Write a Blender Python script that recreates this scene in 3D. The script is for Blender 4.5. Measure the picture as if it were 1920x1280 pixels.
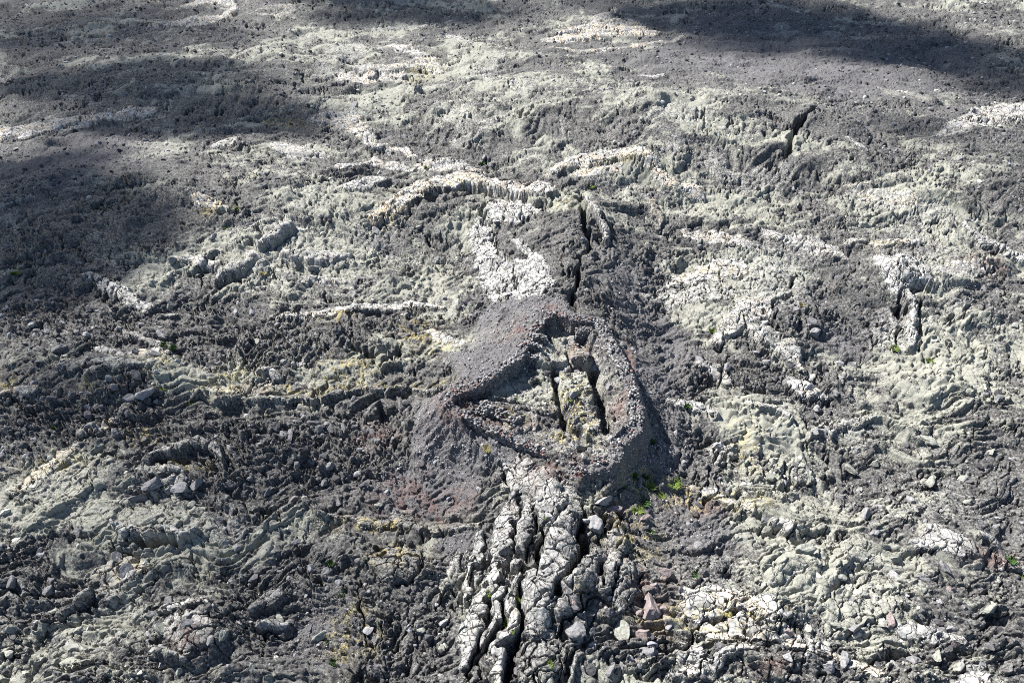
import bpy, math, random
import numpy as np
from mathutils import Vector

# ------------------------------------------------------------------ camera, sky, sun, exposure
for o in list(bpy.data.objects):
    bpy.data.objects.remove(o)
SC = bpy.context.scene
COL = SC.collection
PITCH = math.radians(42.0)
CAMZ = 43.0
cam_d = bpy.data.cameras.new('camera')
cam_d.lens = 24.0
cam_d.sensor_width = 36.0
cam_d.clip_end = 20000
cam = bpy.data.objects.new('camera', cam_d)
COL.objects.link(cam)
cam.location = (0, 0, CAMZ)
cam.rotation_euler = (math.pi / 2 - PITCH, 0, 0)
SC.camera = cam

SUN_AZ = math.radians(-50.0)          # measured from +Y towards +X
SUN_EL = math.radians(45.0)
sun_dir = Vector((math.sin(SUN_AZ) * math.cos(SUN_EL), math.cos(SUN_AZ) * math.cos(SUN_EL), math.sin(SUN_EL)))
world = bpy.data.worlds.new('World')
SC.world = world
world.use_nodes = True
wn = world.node_tree
sky = wn.nodes.new('ShaderNodeTexSky')
sky.sky_type = 'NISHITA'
sky.sun_disc = False
sky.sun_elevation = SUN_EL
sky.sun_rotation = SUN_AZ
sky.altitude = 1500
wn.nodes['Background'].inputs[1].default_value = 0.065
wn.links.new(sky.outputs[0], wn.nodes['Background'].inputs[0])
sl = bpy.data.lights.new('sun', 'SUN')
sl.energy = 5.0
sl.angle = math.radians(0.5)
sl.color = (1.0, 0.975, 0.94)
sun = bpy.data.objects.new('sun', sl)
COL.objects.link(sun)
sun.rotation_euler = sun_dir.to_track_quat('Z', 'Y').to_euler()
SC.view_settings.view_transform = 'Standard'
SC.view_settings.look = 'None'
SC.view_settings.exposure = 1.5
SC.view_settings.gamma = 1.0
SC.view_settings.use_curve_mapping = False
SC.cycles.use_denoising = False
SC.cycles.filter_width = 1.0
SC.cycles.max_bounces = 4
SC.cycles.diffuse_bounces = 2

rng = np.random.default_rng(7)
random.seed(7)

# ------------------------------------------------------------------ noise
PERM = rng.permutation(65536).astype(np.int64)
def hash2(ix, iy, s):
    return PERM[(PERM[(ix * 1 + s * 131) & 65535] + iy * 7) & 65535]
GRAD = np.stack([np.cos(np.arange(64) * math.tau / 64), np.sin(np.arange(64) * math.tau / 64)], 1).astype(np.float32)
def perlin(x, y, s=0):
    ix = np.floor(x).astype(np.int64); iy = np.floor(y).astype(np.int64)
    fx = (x - ix).astype(np.float32); fy = (y - iy).astype(np.float32)
    u = fx * fx * fx * (fx * (fx * 6 - 15) + 10); v = fy * fy * fy * (fy * (fy * 6 - 15) + 10)
    def g(a, b, dx, dy):
        h = GRAD[hash2(ix + a, iy + b, s) & 63]
        return h[..., 0] * dx + h[..., 1] * dy
    a = g(0, 0, fx, fy); b = g(1, 0, fx - 1, fy); c = g(0, 1, fx, fy - 1); d = g(1, 1, fx - 1, fy - 1)
    return ((a + (b - a) * u) * (1 - v) + (c + (d - c) * u) * v) * 1.5
def fbm(x, y, oct=4, s=0, gain=0.5):
    r = 0; a = 1.0; t = 0
    for i in range(oct):
        r = r + a * perlin(x * 2 ** i + 17.3 * i, y * 2 ** i - 9.1 * i, s + i); t += a; a *= gain
    return r / t
def worley(x, y, s=0, off=False):
    ix = np.floor(x).astype(np.int64); iy = np.floor(y).astype(np.int64)
    f1 = np.full(x.shape, 9.0, np.float32); f2 = f1.copy(); cid = np.zeros(x.shape, np.float32); ox = cid.copy(); oy = cid.copy()
    for a in (-1, 0, 1):
        for b in (-1, 0, 1):
            h = hash2(ix + a, iy + b, s)
            px = (ix + a - x + (h & 255) / 255.0).astype(np.float32)
            py = (iy + b - y + ((h >> 8) & 255) / 255.0).astype(np.float32)
            d = px * px + py * py
            n = d < f1
            f2 = np.where(n, f1, np.minimum(f2, d))
            cid = np.where(n, ((h * 37) & 1023) / 1023.0, cid); ox = np.where(n, px, ox); oy = np.where(n, py, oy)
            f1 = np.where(n, d, f1)
    if off: return np.sqrt(f1), np.sqrt(f2), cid, ox, oy
    return np.sqrt(f1), np.sqrt(f2), cid
def sstep(a, b, x):
    t = np.clip((x - a) / (b - a), 0, 1)
    return t * t * (3 - 2 * t)

# ------------------------------------------------------------------ survey: picture point -> place on the ground
FPX = 1280.0
CP, SP = math.cos(PITCH), math.sin(PITCH)
def ray(px, py):
    a = (px - 960) / FPX; b = -(py - 640) / FPX
    return np.array([a, CP + b * SP, -SP + b * CP])
def at(px, py, z=0.0):
    r = ray(px, py); t = (z - CAMZ) / r[2]
    return np.array([r[0] * t, r[1] * t])
def pdist(x, y, P, A=None):
    """distance to polyline P; A = values per point, interpolated at the nearest place; also side (+ = left of travel)"""
    best = np.full(x.shape, 1e9, np.float32); val = np.zeros(x.shape, np.float32); side = np.zeros(x.shape, np.float32)
    for k in range(len(P) - 1):
        ax, ay = P[k][0], P[k][1]; bx, by = P[k + 1][0], P[k + 1][1]
        dx, dy = bx - ax, by - ay
        L = dx * dx + dy * dy + 1e-9
        t = np.clip(((x - ax) * dx + (y - ay) * dy) / L, 0, 1)
        qx = x - ax - t * dx; qy = y - ay - t * dy
        d = np.sqrt(qx * qx + qy * qy)
        m = d < best
        best = np.where(m, d, best)
        if A is not None:
            val = np.where(m, A[k] + (A[k + 1] - A[k]) * t, val)
        side = np.where(m, dx * qy - dy * qx, side)
    return best, val, side
def inpoly(x, y, P):
    c = np.zeros(x.shape, bool)
    n = len(P)
    for k in range(n):
        ax, ay = P[k]; bx, by = P[(k + 1) % n]
        if ay == by: continue
        c ^= ((ay > y) != (by > y)) & (x < (bx - ax) * (y - ay) / (by - ay) + ax)
    return c

# broad relief ---------------------------------------------------
RIDGE = [(1120, 330, 2.2, 7.0), (1090, 400, 3.0, 7.0), (1085, 500, 3.2, 7.0), (1070, 590, 3.1, 8.0), (1045, 740, 3.0, 10.5),
         (1050, 860, 2.8, 8.0), (1050, 960, 2.6, 5.5), (1020, 1080, 2.2, 5.0), (980, 1200, 1.7, 5.0), (940, 1330, 1.3, 5.0)]
RP = [at(a, b, h) for a, b, h, s in RIDGE]
RH = [h for a, b, h, s in RIDGE]; RS = [s for a, b, h, s in RIDGE]
BUMPS = [  # px, py, height, radius x, radius y (m)
    (1560, 240, 4.0, 34, 22), (1250, 230, 2.5, 20, 12), (950, 190, 3.0, 16, 12), (1840, 330, 2.6, 16, 10), (1100, 120, 2.0, 30, 12),
    (1700, 330, -1.6, 9, 9), (1330, 400, -0.6, 10, 6), (560, 380, 1.6, 12, 7), (330, 330, 1.4, 20, 9), (120, 400, 1.5, 16, 9),
    (352, 1178, 1.0, 3.0, 2.2), (755, 1060, 0.8, 3.2, 2.6), (780, 920, -0.9, 5.0, 4.0), (1560, 880, -0.9, 6, 5), (1440, 600, 0.9, 7, 4),
    (1690, 520, 1.2, 4, 3.5), (1770, 1010, 0.9, 5, 2.5), (1400, 1150, 1.0, 5, 3), (620, 640, 1.2, 8, 5), (700, 660, 0.8, 5, 3),
    (220, 700, 1.0, 8, 3), (330, 860, 1.0, 5, 2.5), (300, 1000, 0.8, 6, 2.5), (1580, 640, -0.8, 5, 4), (860, 400, 0.8, 6, 4),
    (1170, 330, 0.9, 6, 4), (420, 120, 2.0, 25, 15), (1240, 640, -1.0, 5, 5), (1260, 800, -1.0, 5, 5), (700, 470, -0.4, 8, 6),
    (850, 470, -0.8, 4, 5)]
BW = [(at(a, b, max(h, 0)), h, rx, ry) for a, b, h, rx, ry in BUMPS]
def macro(x, y):
    z = 0.9 * fbm(x / 34 + 3.1, y / 34 + 1.7, 3, 40) + 0.45 * fbm(x / 11, y / 11, 2, 44)
    for c, h, rx, ry in BW:
        z = z + h * np.exp(-((x - c[0]) / rx) ** 2 - ((y - c[1]) / ry) ** 2)
    far = np.clip((y - 75) / 90, 0, 1) ** 2
    z = z * 1.0 + far * 2.0
    d, h, sd = pdist(x, y, RP, RH)
    d2, s, sd2 = pdist(x, y, RP, RS)
    s = s * np.where(sd2 > 0, 0.85, 1.05)
    g = np.exp(-(d / s) ** 2)
    return z * (1 - 0.75 * g) + h * g
TX = np.arange(-260, 261, 1.0); TY = np.arange(0, 420, 1.0)
_gx, _gy = np.meshgrid(TX, TY)
MT = macro(_gx.ravel(), _gy.ravel()).reshape(_gx.shape).astype(float)
def G(px, py):
    z = 0.0
    for i in range(10):
        p = at(px, py, z)
        u = min(max(p[0] + 260, 0), 518.9); v = min(max(p[1], 0), 417.9)
        a = int(u); b = int(v); u -= a; v -= b
        zn = (MT[b, a] * (1 - u) + MT[b, a + 1] * u) * (1 - v) + (MT[b + 1, a] * (1 - u) + MT[b + 1, a + 1] * u) * v
        z = 0.5 * z + 0.5 * zn
    return at(px, py, z)

# ------------------------------------------------------------------ what lies where (traced places, widths in picture points)
FEAT = []
def S(w, lift, pale, tan, pts, label=None, name='lava_crust', cat='lava crust', shape='dome'):
    FEAT.append(dict(t='s', w=w, lift=lift, pale=pale, tan=tan, pts=pts, label=label, name=name, cat=cat, shape=shape))
def P(soft, lift, pale, tan, pts, label=None, name='lava_slab', cat='lava slab', shape='flat'):
    FEAT.append(dict(t='p', w=soft, lift=lift, pale=pale, tan=tan, pts=pts, label=label, name=name, cat=cat, shape=shape))
CR = []
def C(w, depth, pts):
    CR.append((w, depth, pts))

# upper left
S(24, .5, .9, .6, [(-30, 256), (60, 241), (120, 232), (200, 219), (282, 208)], 'long pale crust strip across the dark slope at the left edge')
S(14, .6, .8, .5, [(345, 16), (380, 6), (420, 4), (440, 13), (434, 27), (412, 34), (385, 39), (340, 46), (290, 52)], 'pale hooked lava loop at the top edge, left')
S(8, .4, .45, .4, [(480, 25), (508, 15), (545, 16), (552, 24), (530, 29), (490, 29)], 'small pale lava ring at the top edge beside the hooked loop')
S(12, .3, .4, .3, [(215, 43), (265, 42)])
S(18, .4, .5, .2, [(-10, 398), (45, 370)])
S(22, .4, .75, .9, [(368, 372), (395, 385), (422, 392)], 'tan crust patch beside a green moss cushion on the left slope')
S(14, .3, .7, .2, [(405, 272), (440, 268)])
S(26, .35, .75, .2, [(520, 278), (560, 290), (600, 296)])
S(16, .3, .7, .4, [(660, 128), (740, 128), (790, 120)])
S(26, .3, .95, .4, [(740, 85), (770, 98), (800, 114), (822, 136)], 'bright white lava path high on the slope', )
S(22, .3, .85, .5, [(640, 146), (700, 148), (745, 141)])
S(9, .25, .75, .9, [(668, 158), (752, 152)])
S(34, .3, .85, .6, [(600, 222), (640, 222), (665, 235), (692, 264)], 'pale yellowish crust tongue above the left middle slope')
S(24, .5, .9, .9, [(1035, 77), (1080, 68), (1130, 57), (1170, 54), (1215, 63)], 'yellowish crust spread across the far slope at the top')
S(18, .5, .8, .7, [(1110, 48), (1130, 31), (1152, 20)])
S(6, .3, .6, .8, [(1035, 88), (1090, 97), (1150, 92), (1210, 82), (1290, 70)])
S(6, .3, .7, .1, [(690, 52), (790, 50), (850, 40)])
S(10, .3, .7, .1, [(835, 64), (880, 75)])
S(24, .9, 1.0, .5, [(762, 362), (800, 351), (850, 345), (900, 347), (950, 355), (985, 362), (1028, 364)], 'bright rope of lava arching over the pit above the walled enclosure', 'lava_rope', 'lava rope')
S(32, .5, 1.0, .8, [(704, 412), (725, 395), (748, 378), (772, 366)], 'warm pale lava bend at the left end of the bright rope')
S(16, .5, .9, .1, [(650, 352), (685, 346), (716, 343)])
S(22, .7, .9, .7, [(1040, 322), (1080, 305), (1130, 295), (1180, 291), (1215, 304), (1236, 330), (1262, 350), (1310, 368)], 'pale looping lava rope with orange lichen right of the crevice', 'lava_rope', 'lava rope')
P(8, .2, .65, .7, [(1070, 318), (1110, 308), (1165, 306), (1165, 330), (1120, 334), (1080, 336)])
S(14, .3, .5, .6, [(1190, 345), (1220, 380), (1240, 420)])
S(14, .3, .9, .3, [(700, 275), (760, 285), (790, 300)])
S(22, .3, .9, .4, [(790, 310), (850, 312), (900, 322)])
S(14, .3, .8, .3, [(640, 320), (700, 305), (770, 318)])
S(34, .2, .95, .3, [(1770, 250), (1830, 228), (1880, 212), (1940, 196)], 'bright bank of pale gravel at the right edge of the hill', 'gravel_bank', 'gravel bank')
S(40, .1, .55, .5, [(1600, 350), (1650, 370), (1700, 380)])
S(14, .2, .7, .0, [(1590, 262), (1615, 280)])
S(10, .2, .8, .0, [(1208, 142), (1236, 143)])
# centre
P(5, .45, .95, .15, [(921, 380), (960, 379), (1008, 386), (1030, 396), (1000, 402), (965, 420), (932, 421), (912, 402)], 'white cracked crust plate below the arching rope')
P(10, .25, .85, .05, [(880, 440), (900, 405), (922, 425), (936, 466), (966, 490), (1000, 486), (1042, 532), (1012, 560), (985, 590), (957, 610), (937, 602), (915, 560), (893, 500)], 'steep whitish flank of crust left of the deep crevice')
S(14, .3, .85, .05, [(960, 455), (1000, 480), (1040, 530)])
S(12, .9, .75, .05, [(1102, 382), (1118, 410), (1134, 440), (1142, 458)], 'upright pale lip along the upper crevice', 'crevice_lip', 'lava lip')
P(9, .35, .9, .35, [(1232, 545), (1270, 520), (1310, 500), (1350, 487), (1400, 489), (1402, 510), (1345, 525), (1290, 532)], 'broad pale slab on the slope right of the crevice')
P(7, .3, .55, .1, [(1205, 552), (1285, 537), (1358, 530), (1390, 542), (1360, 560), (1290, 572), (1220, 575)], 'grey cracked slab just below the broad pale slab')
P(7, .35, .75, .3, [(1392, 560), (1450, 560), (1444, 592), (1405, 610), (1370, 612), (1372, 590)], 'pale plate beside a dark crack right of centre')
S(34, .5, .75, .2, [(1345, 640), (1375, 610), (1395, 590)])
S(30, .6, .75, .25, [(1405, 622), (1440, 634), (1480, 660), (1500, 690)], 'rounded lava lobe bending downhill right of the enclosure', 'lava_lobe', 'lava lobe')
S(26, .5, .95, .2, [(1488, 716), (1515, 734), (1545, 748)], 'bright white lava toe at the end of the rounded lobes', 'lava_lobe', 'lava lobe')
S(20, .4, .6, .2, [(1310, 690), (1340, 700), (1360, 715)])
P(5, .7, .95, .1, [(1638, 482), (1690, 478), (1722, 495), (1742, 528), (1700, 540), (1682, 556), (1652, 522)], 'tilted white slab above a dark notch at the right')
S(18, .7, .9, .1, [(1703, 548), (1712, 590), (1706, 652)], 'narrow pale standing slab below the tilted white slab', 'lava_slab', 'lava slab')
S(14, .8, .95, .1, [(1806, 424), (1840, 455), (1872, 466), (1925, 492)], 'bright narrow ridge running off the right edge', 'lava_ridge', 'lava ridge')
S(16, .3, .7, .1, [(1590, 458), (1622, 445)])
S(16, .3, .7, .8, [(1640, 455), (1720, 450)])
S(30, .2, .65, .1, [(1760, 510), (1810, 505), (1850, 500)])
S(26, .3, .7, .2, [(1440, 440), (1520, 460), (1580, 480)])
S(30, .2, .7, .4, [(1290, 440), (1350, 445), (1400, 455)])
S(20, .3, .85, .2, [(1255, 758), (1310, 766), (1340, 782)], 'pale slab end beside the rubble slope right of the enclosure')
S(16, .3, .7, .3, [(1400, 760), (1440, 770), (1480, 785)])
# left middle
S(26, .6, .85, .1, [(168, 518), (210, 545), (250, 570), (278, 579)], 'pale crust tube running down the left slope', 'lava_tube', 'lava tube')
S(14, .3, .6, .1, [(296, 588), (326, 592)])
S(14, .4, .5, .1, [(222, 618), (278, 638), (315, 650)])
S(20, .3, .65, .1, [(188, 655), (240, 665)])
S(26, .3, .6, .8, [(246, 668), (300, 660)])
S(16, .5, .5, .3, [(108, 697), (160, 686), (225, 679)])
S(18, .5, .45, .2, [(165, 710), (230, 690), (280, 690)], 'grey lava finger among the folds at the far left', 'lava_lobe', 'lava lobe')
S(22, .4, .55, .8, [(150, 810), (205, 795), (240, 768)])
S(24, .3, .5, .9, [(15, 735), (65, 735)])
S(20, .5, .9, .2, [(330, 487), (370, 490), (405, 502)])
S(18, 1.0, .5, .1, [(408, 532), (440, 512), (474, 490)], 'dark sided lava rib slanting across the left slope', 'lava_rib', 'lava rib')
S(18, 1.1, .75, .1, [(490, 470), (520, 452), (550, 432)], 'upturned slab edge with a dark underside on the left slope')
S(16, .5, .95, .2, [(535, 482), (590, 488), (650, 485)])
S(26, .5, .95, .2, [(470, 482), (495, 494)])
S(12, .4, .85, .3, [(515, 594), (560, 598), (610, 595), (680, 583), (760, 572), (830, 578)], 'thin pale crust line across the slope left of the crevice')
S(16, .3, .85, .2, [(580, 528), (640, 528)])
S(8, .6, .4, .2, [(395, 757), (500, 752), (640, 741), (760, 730), (835, 737)], 'low straight lava ridge leading to the left corner of the enclosure', 'lava_ridge', 'lava ridge')
S(22, .1, .5, .6, [(400, 730), (470, 735), (560, 722)])
S(20, .3, .6, .1, [(490, 700), (520, 708)])
S(20, .2, .75, .5, [(800, 620), (840, 640), (880, 655)])
# lower left
P(5, .35, .5, .35, [(300, 1182), (318, 1156), (350, 1149), (390, 1160), (411, 1190), (396, 1216), (362, 1231), (330, 1215)], 'pinkish grey domed slab at the lower left', cat='lava dome', name='lava_dome', shape='flat')
S(12, .5, .6, .3, [(296, 1152), (325, 1138), (355, 1131), (412, 1142)])
S(20, .6, .45, .1, [(276, 1203), (308, 1230), (352, 1245)], 'grey lava toe curled under the pinkish dome', 'lava_lobe', 'lava lobe')
P(5, .3, .6, .6, [(170, 1085), (200, 1046), (268, 1050), (277, 1070), (240, 1091), (190, 1096)], 'flat tan crust slab with yellow lichen at the lower left')
S(14, .7, .4, .2, [(118, 1152), (146, 1135), (168, 1114)])
S(16, .5, .55, .1, [(262, 886), (310, 880), (352, 892)])
P(4, .4, .5, .1, [(312, 905), (330, 898), (354, 902), (352, 922), (325, 925)])
S(22, .3, .55, .7, [(20, 922), (60, 900), (110, 860), (142, 833)], 'tan crust ramp rising from the left edge')
S(14, 1.0, .45, .1, [(275, 870), (320, 845), (370, 836), (412, 846), (422, 872)], 'arched lava rim over a dark hollow at the left', 'lava_arch', 'lava arch')
S(16, .7, .65, .3, [(215, 985), (265, 998), (330, 1003), (372, 1000)], 'pale overhanging ledge above a black hollow at the lower left', 'lava_ledge', 'lava ledge')
S(22, .6, .4, .0, [(480, 1150), (505, 1130), (528, 1118)])
S(16, .7, .55, .1, [(488, 1178), (520, 1172), (545, 1165)])
P(5, .35, .38, .45, [(702, 1052), (738, 1031), (790, 1030), (785, 1068), (742, 1096), (716, 1091), (700, 1068)], 'dark brown slab ringed by cracks at the lower middle left')
S(14, .5, .45, .3, [(600, 968), (680, 980), (760, 985), (820, 996), (892, 984)], 'low grey ledge below the cinder slope', 'lava_ledge', 'lava ledge')
P(5, .4, .5, .0, [(740, 958), (775, 960), (765, 976), (735, 974)])
S(24, .3, .5, .3, [(860, 1040), (850, 1080), (830, 1120)])
# lower centre: the cracked ribs
P(6, .35, .7, .1, [(945, 868), (985, 862), (1000, 880), (1012, 910), (1000, 930), (965, 925), (950, 905)], 'cracked pale outcrop at the foot of the rubble bank')
S(34, .7, .62, .15, [(962, 935), (952, 975), (945, 1012), (934, 1052), (922, 1092), (903, 1132), (888, 1172), (874, 1212), (868, 1248)], 'outermost pale rib on the left of the split ridge', 'lava_rib', 'lava rib')
S(28, .7, .58, .05, [(990, 945), (978, 985), (975, 1030), (955, 1078), (938, 1118), (925, 1158), (908, 1205)], 'second rib from the left on the split ridge', 'lava_rib', 'lava rib')
S(30, .9, .72, .3, [(975, 1085), (965, 1130), (954, 1180), (935, 1228), (926, 1290)], 'pale yellowish rib between two black clefts at the bottom', 'lava_rib', 'lava rib')
S(62, .8, .62, .05, [(1020, 905), (1035, 955), (1052, 1000), (1042, 1050), (1018, 1092), (1004, 1140), (1003, 1188)], 'widest pale rib in the middle of the split ridge', 'lava_rib', 'lava rib')
S(46, .8, .45, .1, [(1112, 1036), (1095, 1078), (1072, 1118), (1050, 1160)], 'grey rib right of the central cleft', 'lava_rib', 'lava rib')
P(6, .7, .35, .05, [(1010, 1190), (1045, 1182), (1060, 1210), (1050, 1250), (1030, 1288), (982, 1288), (976, 1240), (990, 1210)], 'large dark grey slab at the bottom edge below the ribs')
S(22, .6, .4, .1, [(1130, 1160), (1160, 1140), (1188, 1120)])
S(26, .6, .4, .05, [(1095, 1150), (1080, 1180), (1060, 1230)])
S(22, .5, .4, .05, [(1085, 1230), (1070, 1290)])
S(34, .6, .5, .1, [(1148, 975), (1156, 1020), (1146, 1070), (1128, 1110)], 'grey slab leaning right of the central cleft')
S(26, .5, .45, .1, [(1180, 1060), (1170, 1100), (1150, 1130)])
S(24, .6, .6, .05, [(900, 1000), (893, 1050), (880, 1090), (866, 1130)])
P(6, .4, .6, .1, [(1040, 905), (1085, 930), (1092, 960), (1075, 990), (1060, 960), (1045, 935)])
# lower right
P(6, .3, 1.0, .35, [(1276, 1112), (1330, 1101), (1400, 1110), (1450, 1126), (1492, 1166), (1440, 1152), (1380, 1148), (1315, 1158), (1286, 1150)], 'bright white slab above a jagged crack at the lower right')
P(6, .3, .9, .4, [(1315, 1166), (1380, 1160), (1440, 1164), (1500, 1196), (1560, 1230), (1530, 1232), (1460, 1200), (1390, 1186), (1330, 1196), (1312, 1185)], 'pale crust below the jagged crack at the lower right')
P(5, .3, .8, .1, [(1282, 1212), (1312, 1205), (1318, 1228), (1290, 1242), (1268, 1232)])
S(20, .3, .95, .5, [(1490, 1192), (1540, 1216), (1590, 1246), (1640, 1268)], 'white crust strip with orange lichen at the bottom right')
P(5, .5, .65, .15, [(1700, 1012), (1738, 993), (1790, 1000), (1830, 1024), (1834, 1046), (1790, 1042), (1722, 1026)], 'smooth pinkish grey lava hump at the right', 'lava_dome', 'lava dome')
S(18, .5, .65, .15, [(1832, 1012), (1880, 1042), (1930, 1070)], 'pale crust edge running off the lower right border')
S(18, .3, .65, .6, [(1300, 915), (1350, 935), (1412, 962)], 'tan crust spine right of the rubble bank')
S(26, .4, .6, .2, [(1455, 985), (1490, 995)])
S(14, .3, .5, .1, [(1665, 975), (1700, 980)])
S(26, .5, .3, .3, [(1400, 1236), (1440, 1256), (1485, 1278)], 'dark reddish lava tube at the bottom edge', 'lava_tube', 'lava tube')
P(6, .4, .85, .1, [(1795, 1262), (1830, 1250), (1860, 1262), (1850, 1290), (1800, 1290)])
S(30, .2, .85, .1, [(1690, 1180), (1740, 1190), (1800, 1200)])
S(30, .3, .7, .2, [(1260, 1270), (1330, 1250), (1400, 1210)])
S(24, .4, .5, .1, [(1520, 820), (1560, 800), (1620, 795)])
P(5, .4, .7, .1, [(1330, 845), (1350, 832), (1372, 838), (1366, 858), (1345, 866)])

# cracks and clefts
C(15, 2.6, [(1090, 360), (1092, 400), (1100, 430), (1106, 452), (1098, 476), (1085, 500), (1080, 530), (1075, 560), (1084, 588)])
C(6, .9, [(927, 372), (912, 382), (904, 400), (909, 416), (921, 428), (923, 446), (936, 467), (951, 482), (965, 494), (968, 520), (973, 548)])
C(8, 1.2, [(758, 408), (774, 387), (800, 370), (850, 359), (900, 360), (960, 370), (1030, 390)])
C(18, 1.3, [(965, 436), (985, 446)])
C(4, .4, [(930, 372), (980, 378), (1035, 385)])
C(14, 2.6, [(1530, 202), (1505, 222), (1490, 248), (1478, 276), (1472, 302)])
C(5, 1.0, [(1517, 360), (1520, 388)])
C(7, 1.2, [(1757, 330), (1752, 358)])
C(12, .9, [(1655, 250), (1665, 270)])
C(10, 1.6, [(1490, 508), (1486, 548), (1456, 566), (1449, 592)])
C(5, .8, [(1340, 518), (1392, 545)])
C(4, .5, [(1320, 537), (1310, 568)])
C(4, .4, [(1348, 533), (1362, 560)])
C(16, 2.2, [(1688, 546), (1710, 538), (1733, 530)])
C(13, 2.2, [(1688, 546), (1684, 582), (1690, 640)])
C(14, 1.6, [(1730, 560), (1726, 650)])
C(6, .7, [(1680, 498), (1672, 520)])
C(7, .9, [(770, 180), (800, 175), (845, 166)])
C(6, .8, [(40, 262), (150, 232)])
C(7, 1.0, [(665, 606), (664, 648), (680, 662)])
C(7, 1.0, [(757, 645), (732, 668), (714, 682)])
C(6, .9, [(690, 1046), (701, 1030), (744, 1020), (757, 1008)])
C(7, 1.0, [(792, 1038), (786, 1075), (748, 1100)])
C(6, 1.1, [(680, 1085), (676, 1150), (690, 1205)])
C(8, 1.2, [(390, 775), (392, 802)])
# clefts between the ribs
C(7, 1.4, [(972, 960), (965, 1010), (955, 1060), (938, 1100), (918, 1140), (903, 1180), (888, 1225), (880, 1285)])
C(8, 1.5, [(1003, 950), (998, 1010), (990, 1048), (968, 1078), (951, 1112), (936, 1152), (916, 1202), (902, 1245), (896, 1285)])
C(11, 1.7, [(1012, 985), (1022, 1010), (1006, 1055), (988, 1092), (983, 1130), (975, 1165), (960, 1205)])
C(26, 1.9, [(978, 1160), (965, 1205), (952, 1250), (945, 1290)])
C(15, 2.2, [(1096, 952), (1089, 985), (1092, 1018), (1080, 1056), (1060, 1086), (1040, 1115), (1022, 1142)])
C(10, 1.6, [(1108, 1118), (1086, 1146), (1062, 1166), (1040, 1190)])
C(8, 1.5, [(1133, 985), (1122, 1020)])
C(8, 1.3, [(1128, 1060), (1125, 1100)])
C(8, 1.0, [(944, 870), (950, 900), (962, 922)])
C(7, 1.0, [(1066, 1205), (1052, 1260)])
C(9, 1.1, [(1425, 1152), (1362, 1154), (1322, 1161), (1302, 1176), (1304, 1196), (1280, 1220), (1238, 1233)])
C(3, .4, [(1377, 1152), (1380, 1132), (1400, 1112)])
C(7, .8, [(1738, 989), (1772, 991)])
C(6, .8, [(1858, 1040), (1925, 1078)])
C(10, .9, [(1500, 838), (1545, 815), (1560, 845)])
C(5, .7, [(1545, 815), (1555, 880), (1560, 920)])
C(9, 1.0, [(120, 1160), (150, 1145), (172, 1118)])
C(14, 1.2, [(225, 1010), (270, 1016), (330, 1018)])
C(14, 1.1, [(300, 862), (350, 856), (400, 862)])
C(8, .9, [(497, 1190), (545, 1178)])
C(7, .7, [(218, 1057), (217, 1072)])
C(10, .9, [(420, 540), (478, 504)])
C(10, 1.0, [(505, 474), (555, 446)])
C(10, .9, [(1362, 862), (1345, 885)])
C(8, .8, [(195, 482), (205, 465)])
for a in ([(1355, 640), (1390, 618), (1395, 600)], [(1240, 480), (1290, 476), (1340, 470)], [(1540, 470), (1560, 450)], [(600, 560), (640, 575), (690, 570)],
          [(250, 720), (275, 700)], [(840, 930), (835, 960)], [(1610, 700), (1640, 640)], [(90, 610), (140, 625)], [(440, 960), (520, 950), (560, 930)],
          [(1180, 1010), (1200, 1040)], [(560, 1060), (600, 1110)], [(120, 1010), (180, 1000)], [(1650, 1110), (1720, 1100)], [(1240, 1180), (1262, 1240)],
          [(1420, 700), (1436, 680), (1440, 650)], [(1350, 720), (1352, 690), (1370, 665)]):
    C(6, .7, a)

# tint patches: yellow lichen, red scoria, cinder (fine dark), pale rubble and painted sunlit zones, dark rubble and painted slope shade
YEL = [(430, 715, 45, 28), (545, 726, 28, 10), (20, 720, 25, 14), (160, 722, 14, 8), (300, 680, 30, 12), (400, 390, 30, 12), (850, 350, 80, 8), (730, 395, 25, 20),
       (800, 720, 50, 8), (780, 620, 40, 25), (820, 650, 40, 12), (1080, 760, 40, 70), (1060, 830, 40, 20), (1400, 830, 25, 40), (660, 1190, 50, 50), (740, 1040, 50, 22),
       (700, 985, 90, 10), (1180, 300, 40, 10), (1330, 1160, 130, 30), (1340, 510, 50, 10), (1210, 910, 40, 30), (1080, 948, 14, 8), (1085, 1115, 10, 14), (230, 1068, 35, 12),
       (650, 690, 60, 30), (1060, 385, 30, 8), (630, 600, 30, 8), (1640, 455, 40, 8), (100, 870, 50, 20), (270, 820, 30, 10), (1180, 1000, 60, 40), (800, 130, 30, 18), (530, 230, 40, 10), (1400, 940, 50, 20),
       (1290, 935, 60, 20), (350, 870, 50, 10), (640, 730, 120, 10), (1100, 790, 30, 20), (960, 790, 30, 20)]
RED = [(870, 800, 60, 30), (840, 770, 30, 20), (860, 780, 45, 28), (1040, 890, 55, 28), (1030, 592, 22, 8), (950, 800, 60, 16), (830, 950, 60, 30), (760, 930, 60, 40), (1230, 1090, 40, 30), (1225, 1150, 30, 40), (1150, 950, 30, 20), (1310, 950, 50, 16),
       (1850, 495, 40, 14), (355, 1195, 40, 25), (1440, 1255, 40, 16), (990, 352, 25, 10), (1180, 680, 10, 40), (1090, 660, 30, 20), (1870, 1050, 50, 16), (700, 815, 40, 20), (970, 640, 40, 20), (1100, 885, 12, 8), (1160, 780, 20, 30)]
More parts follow.
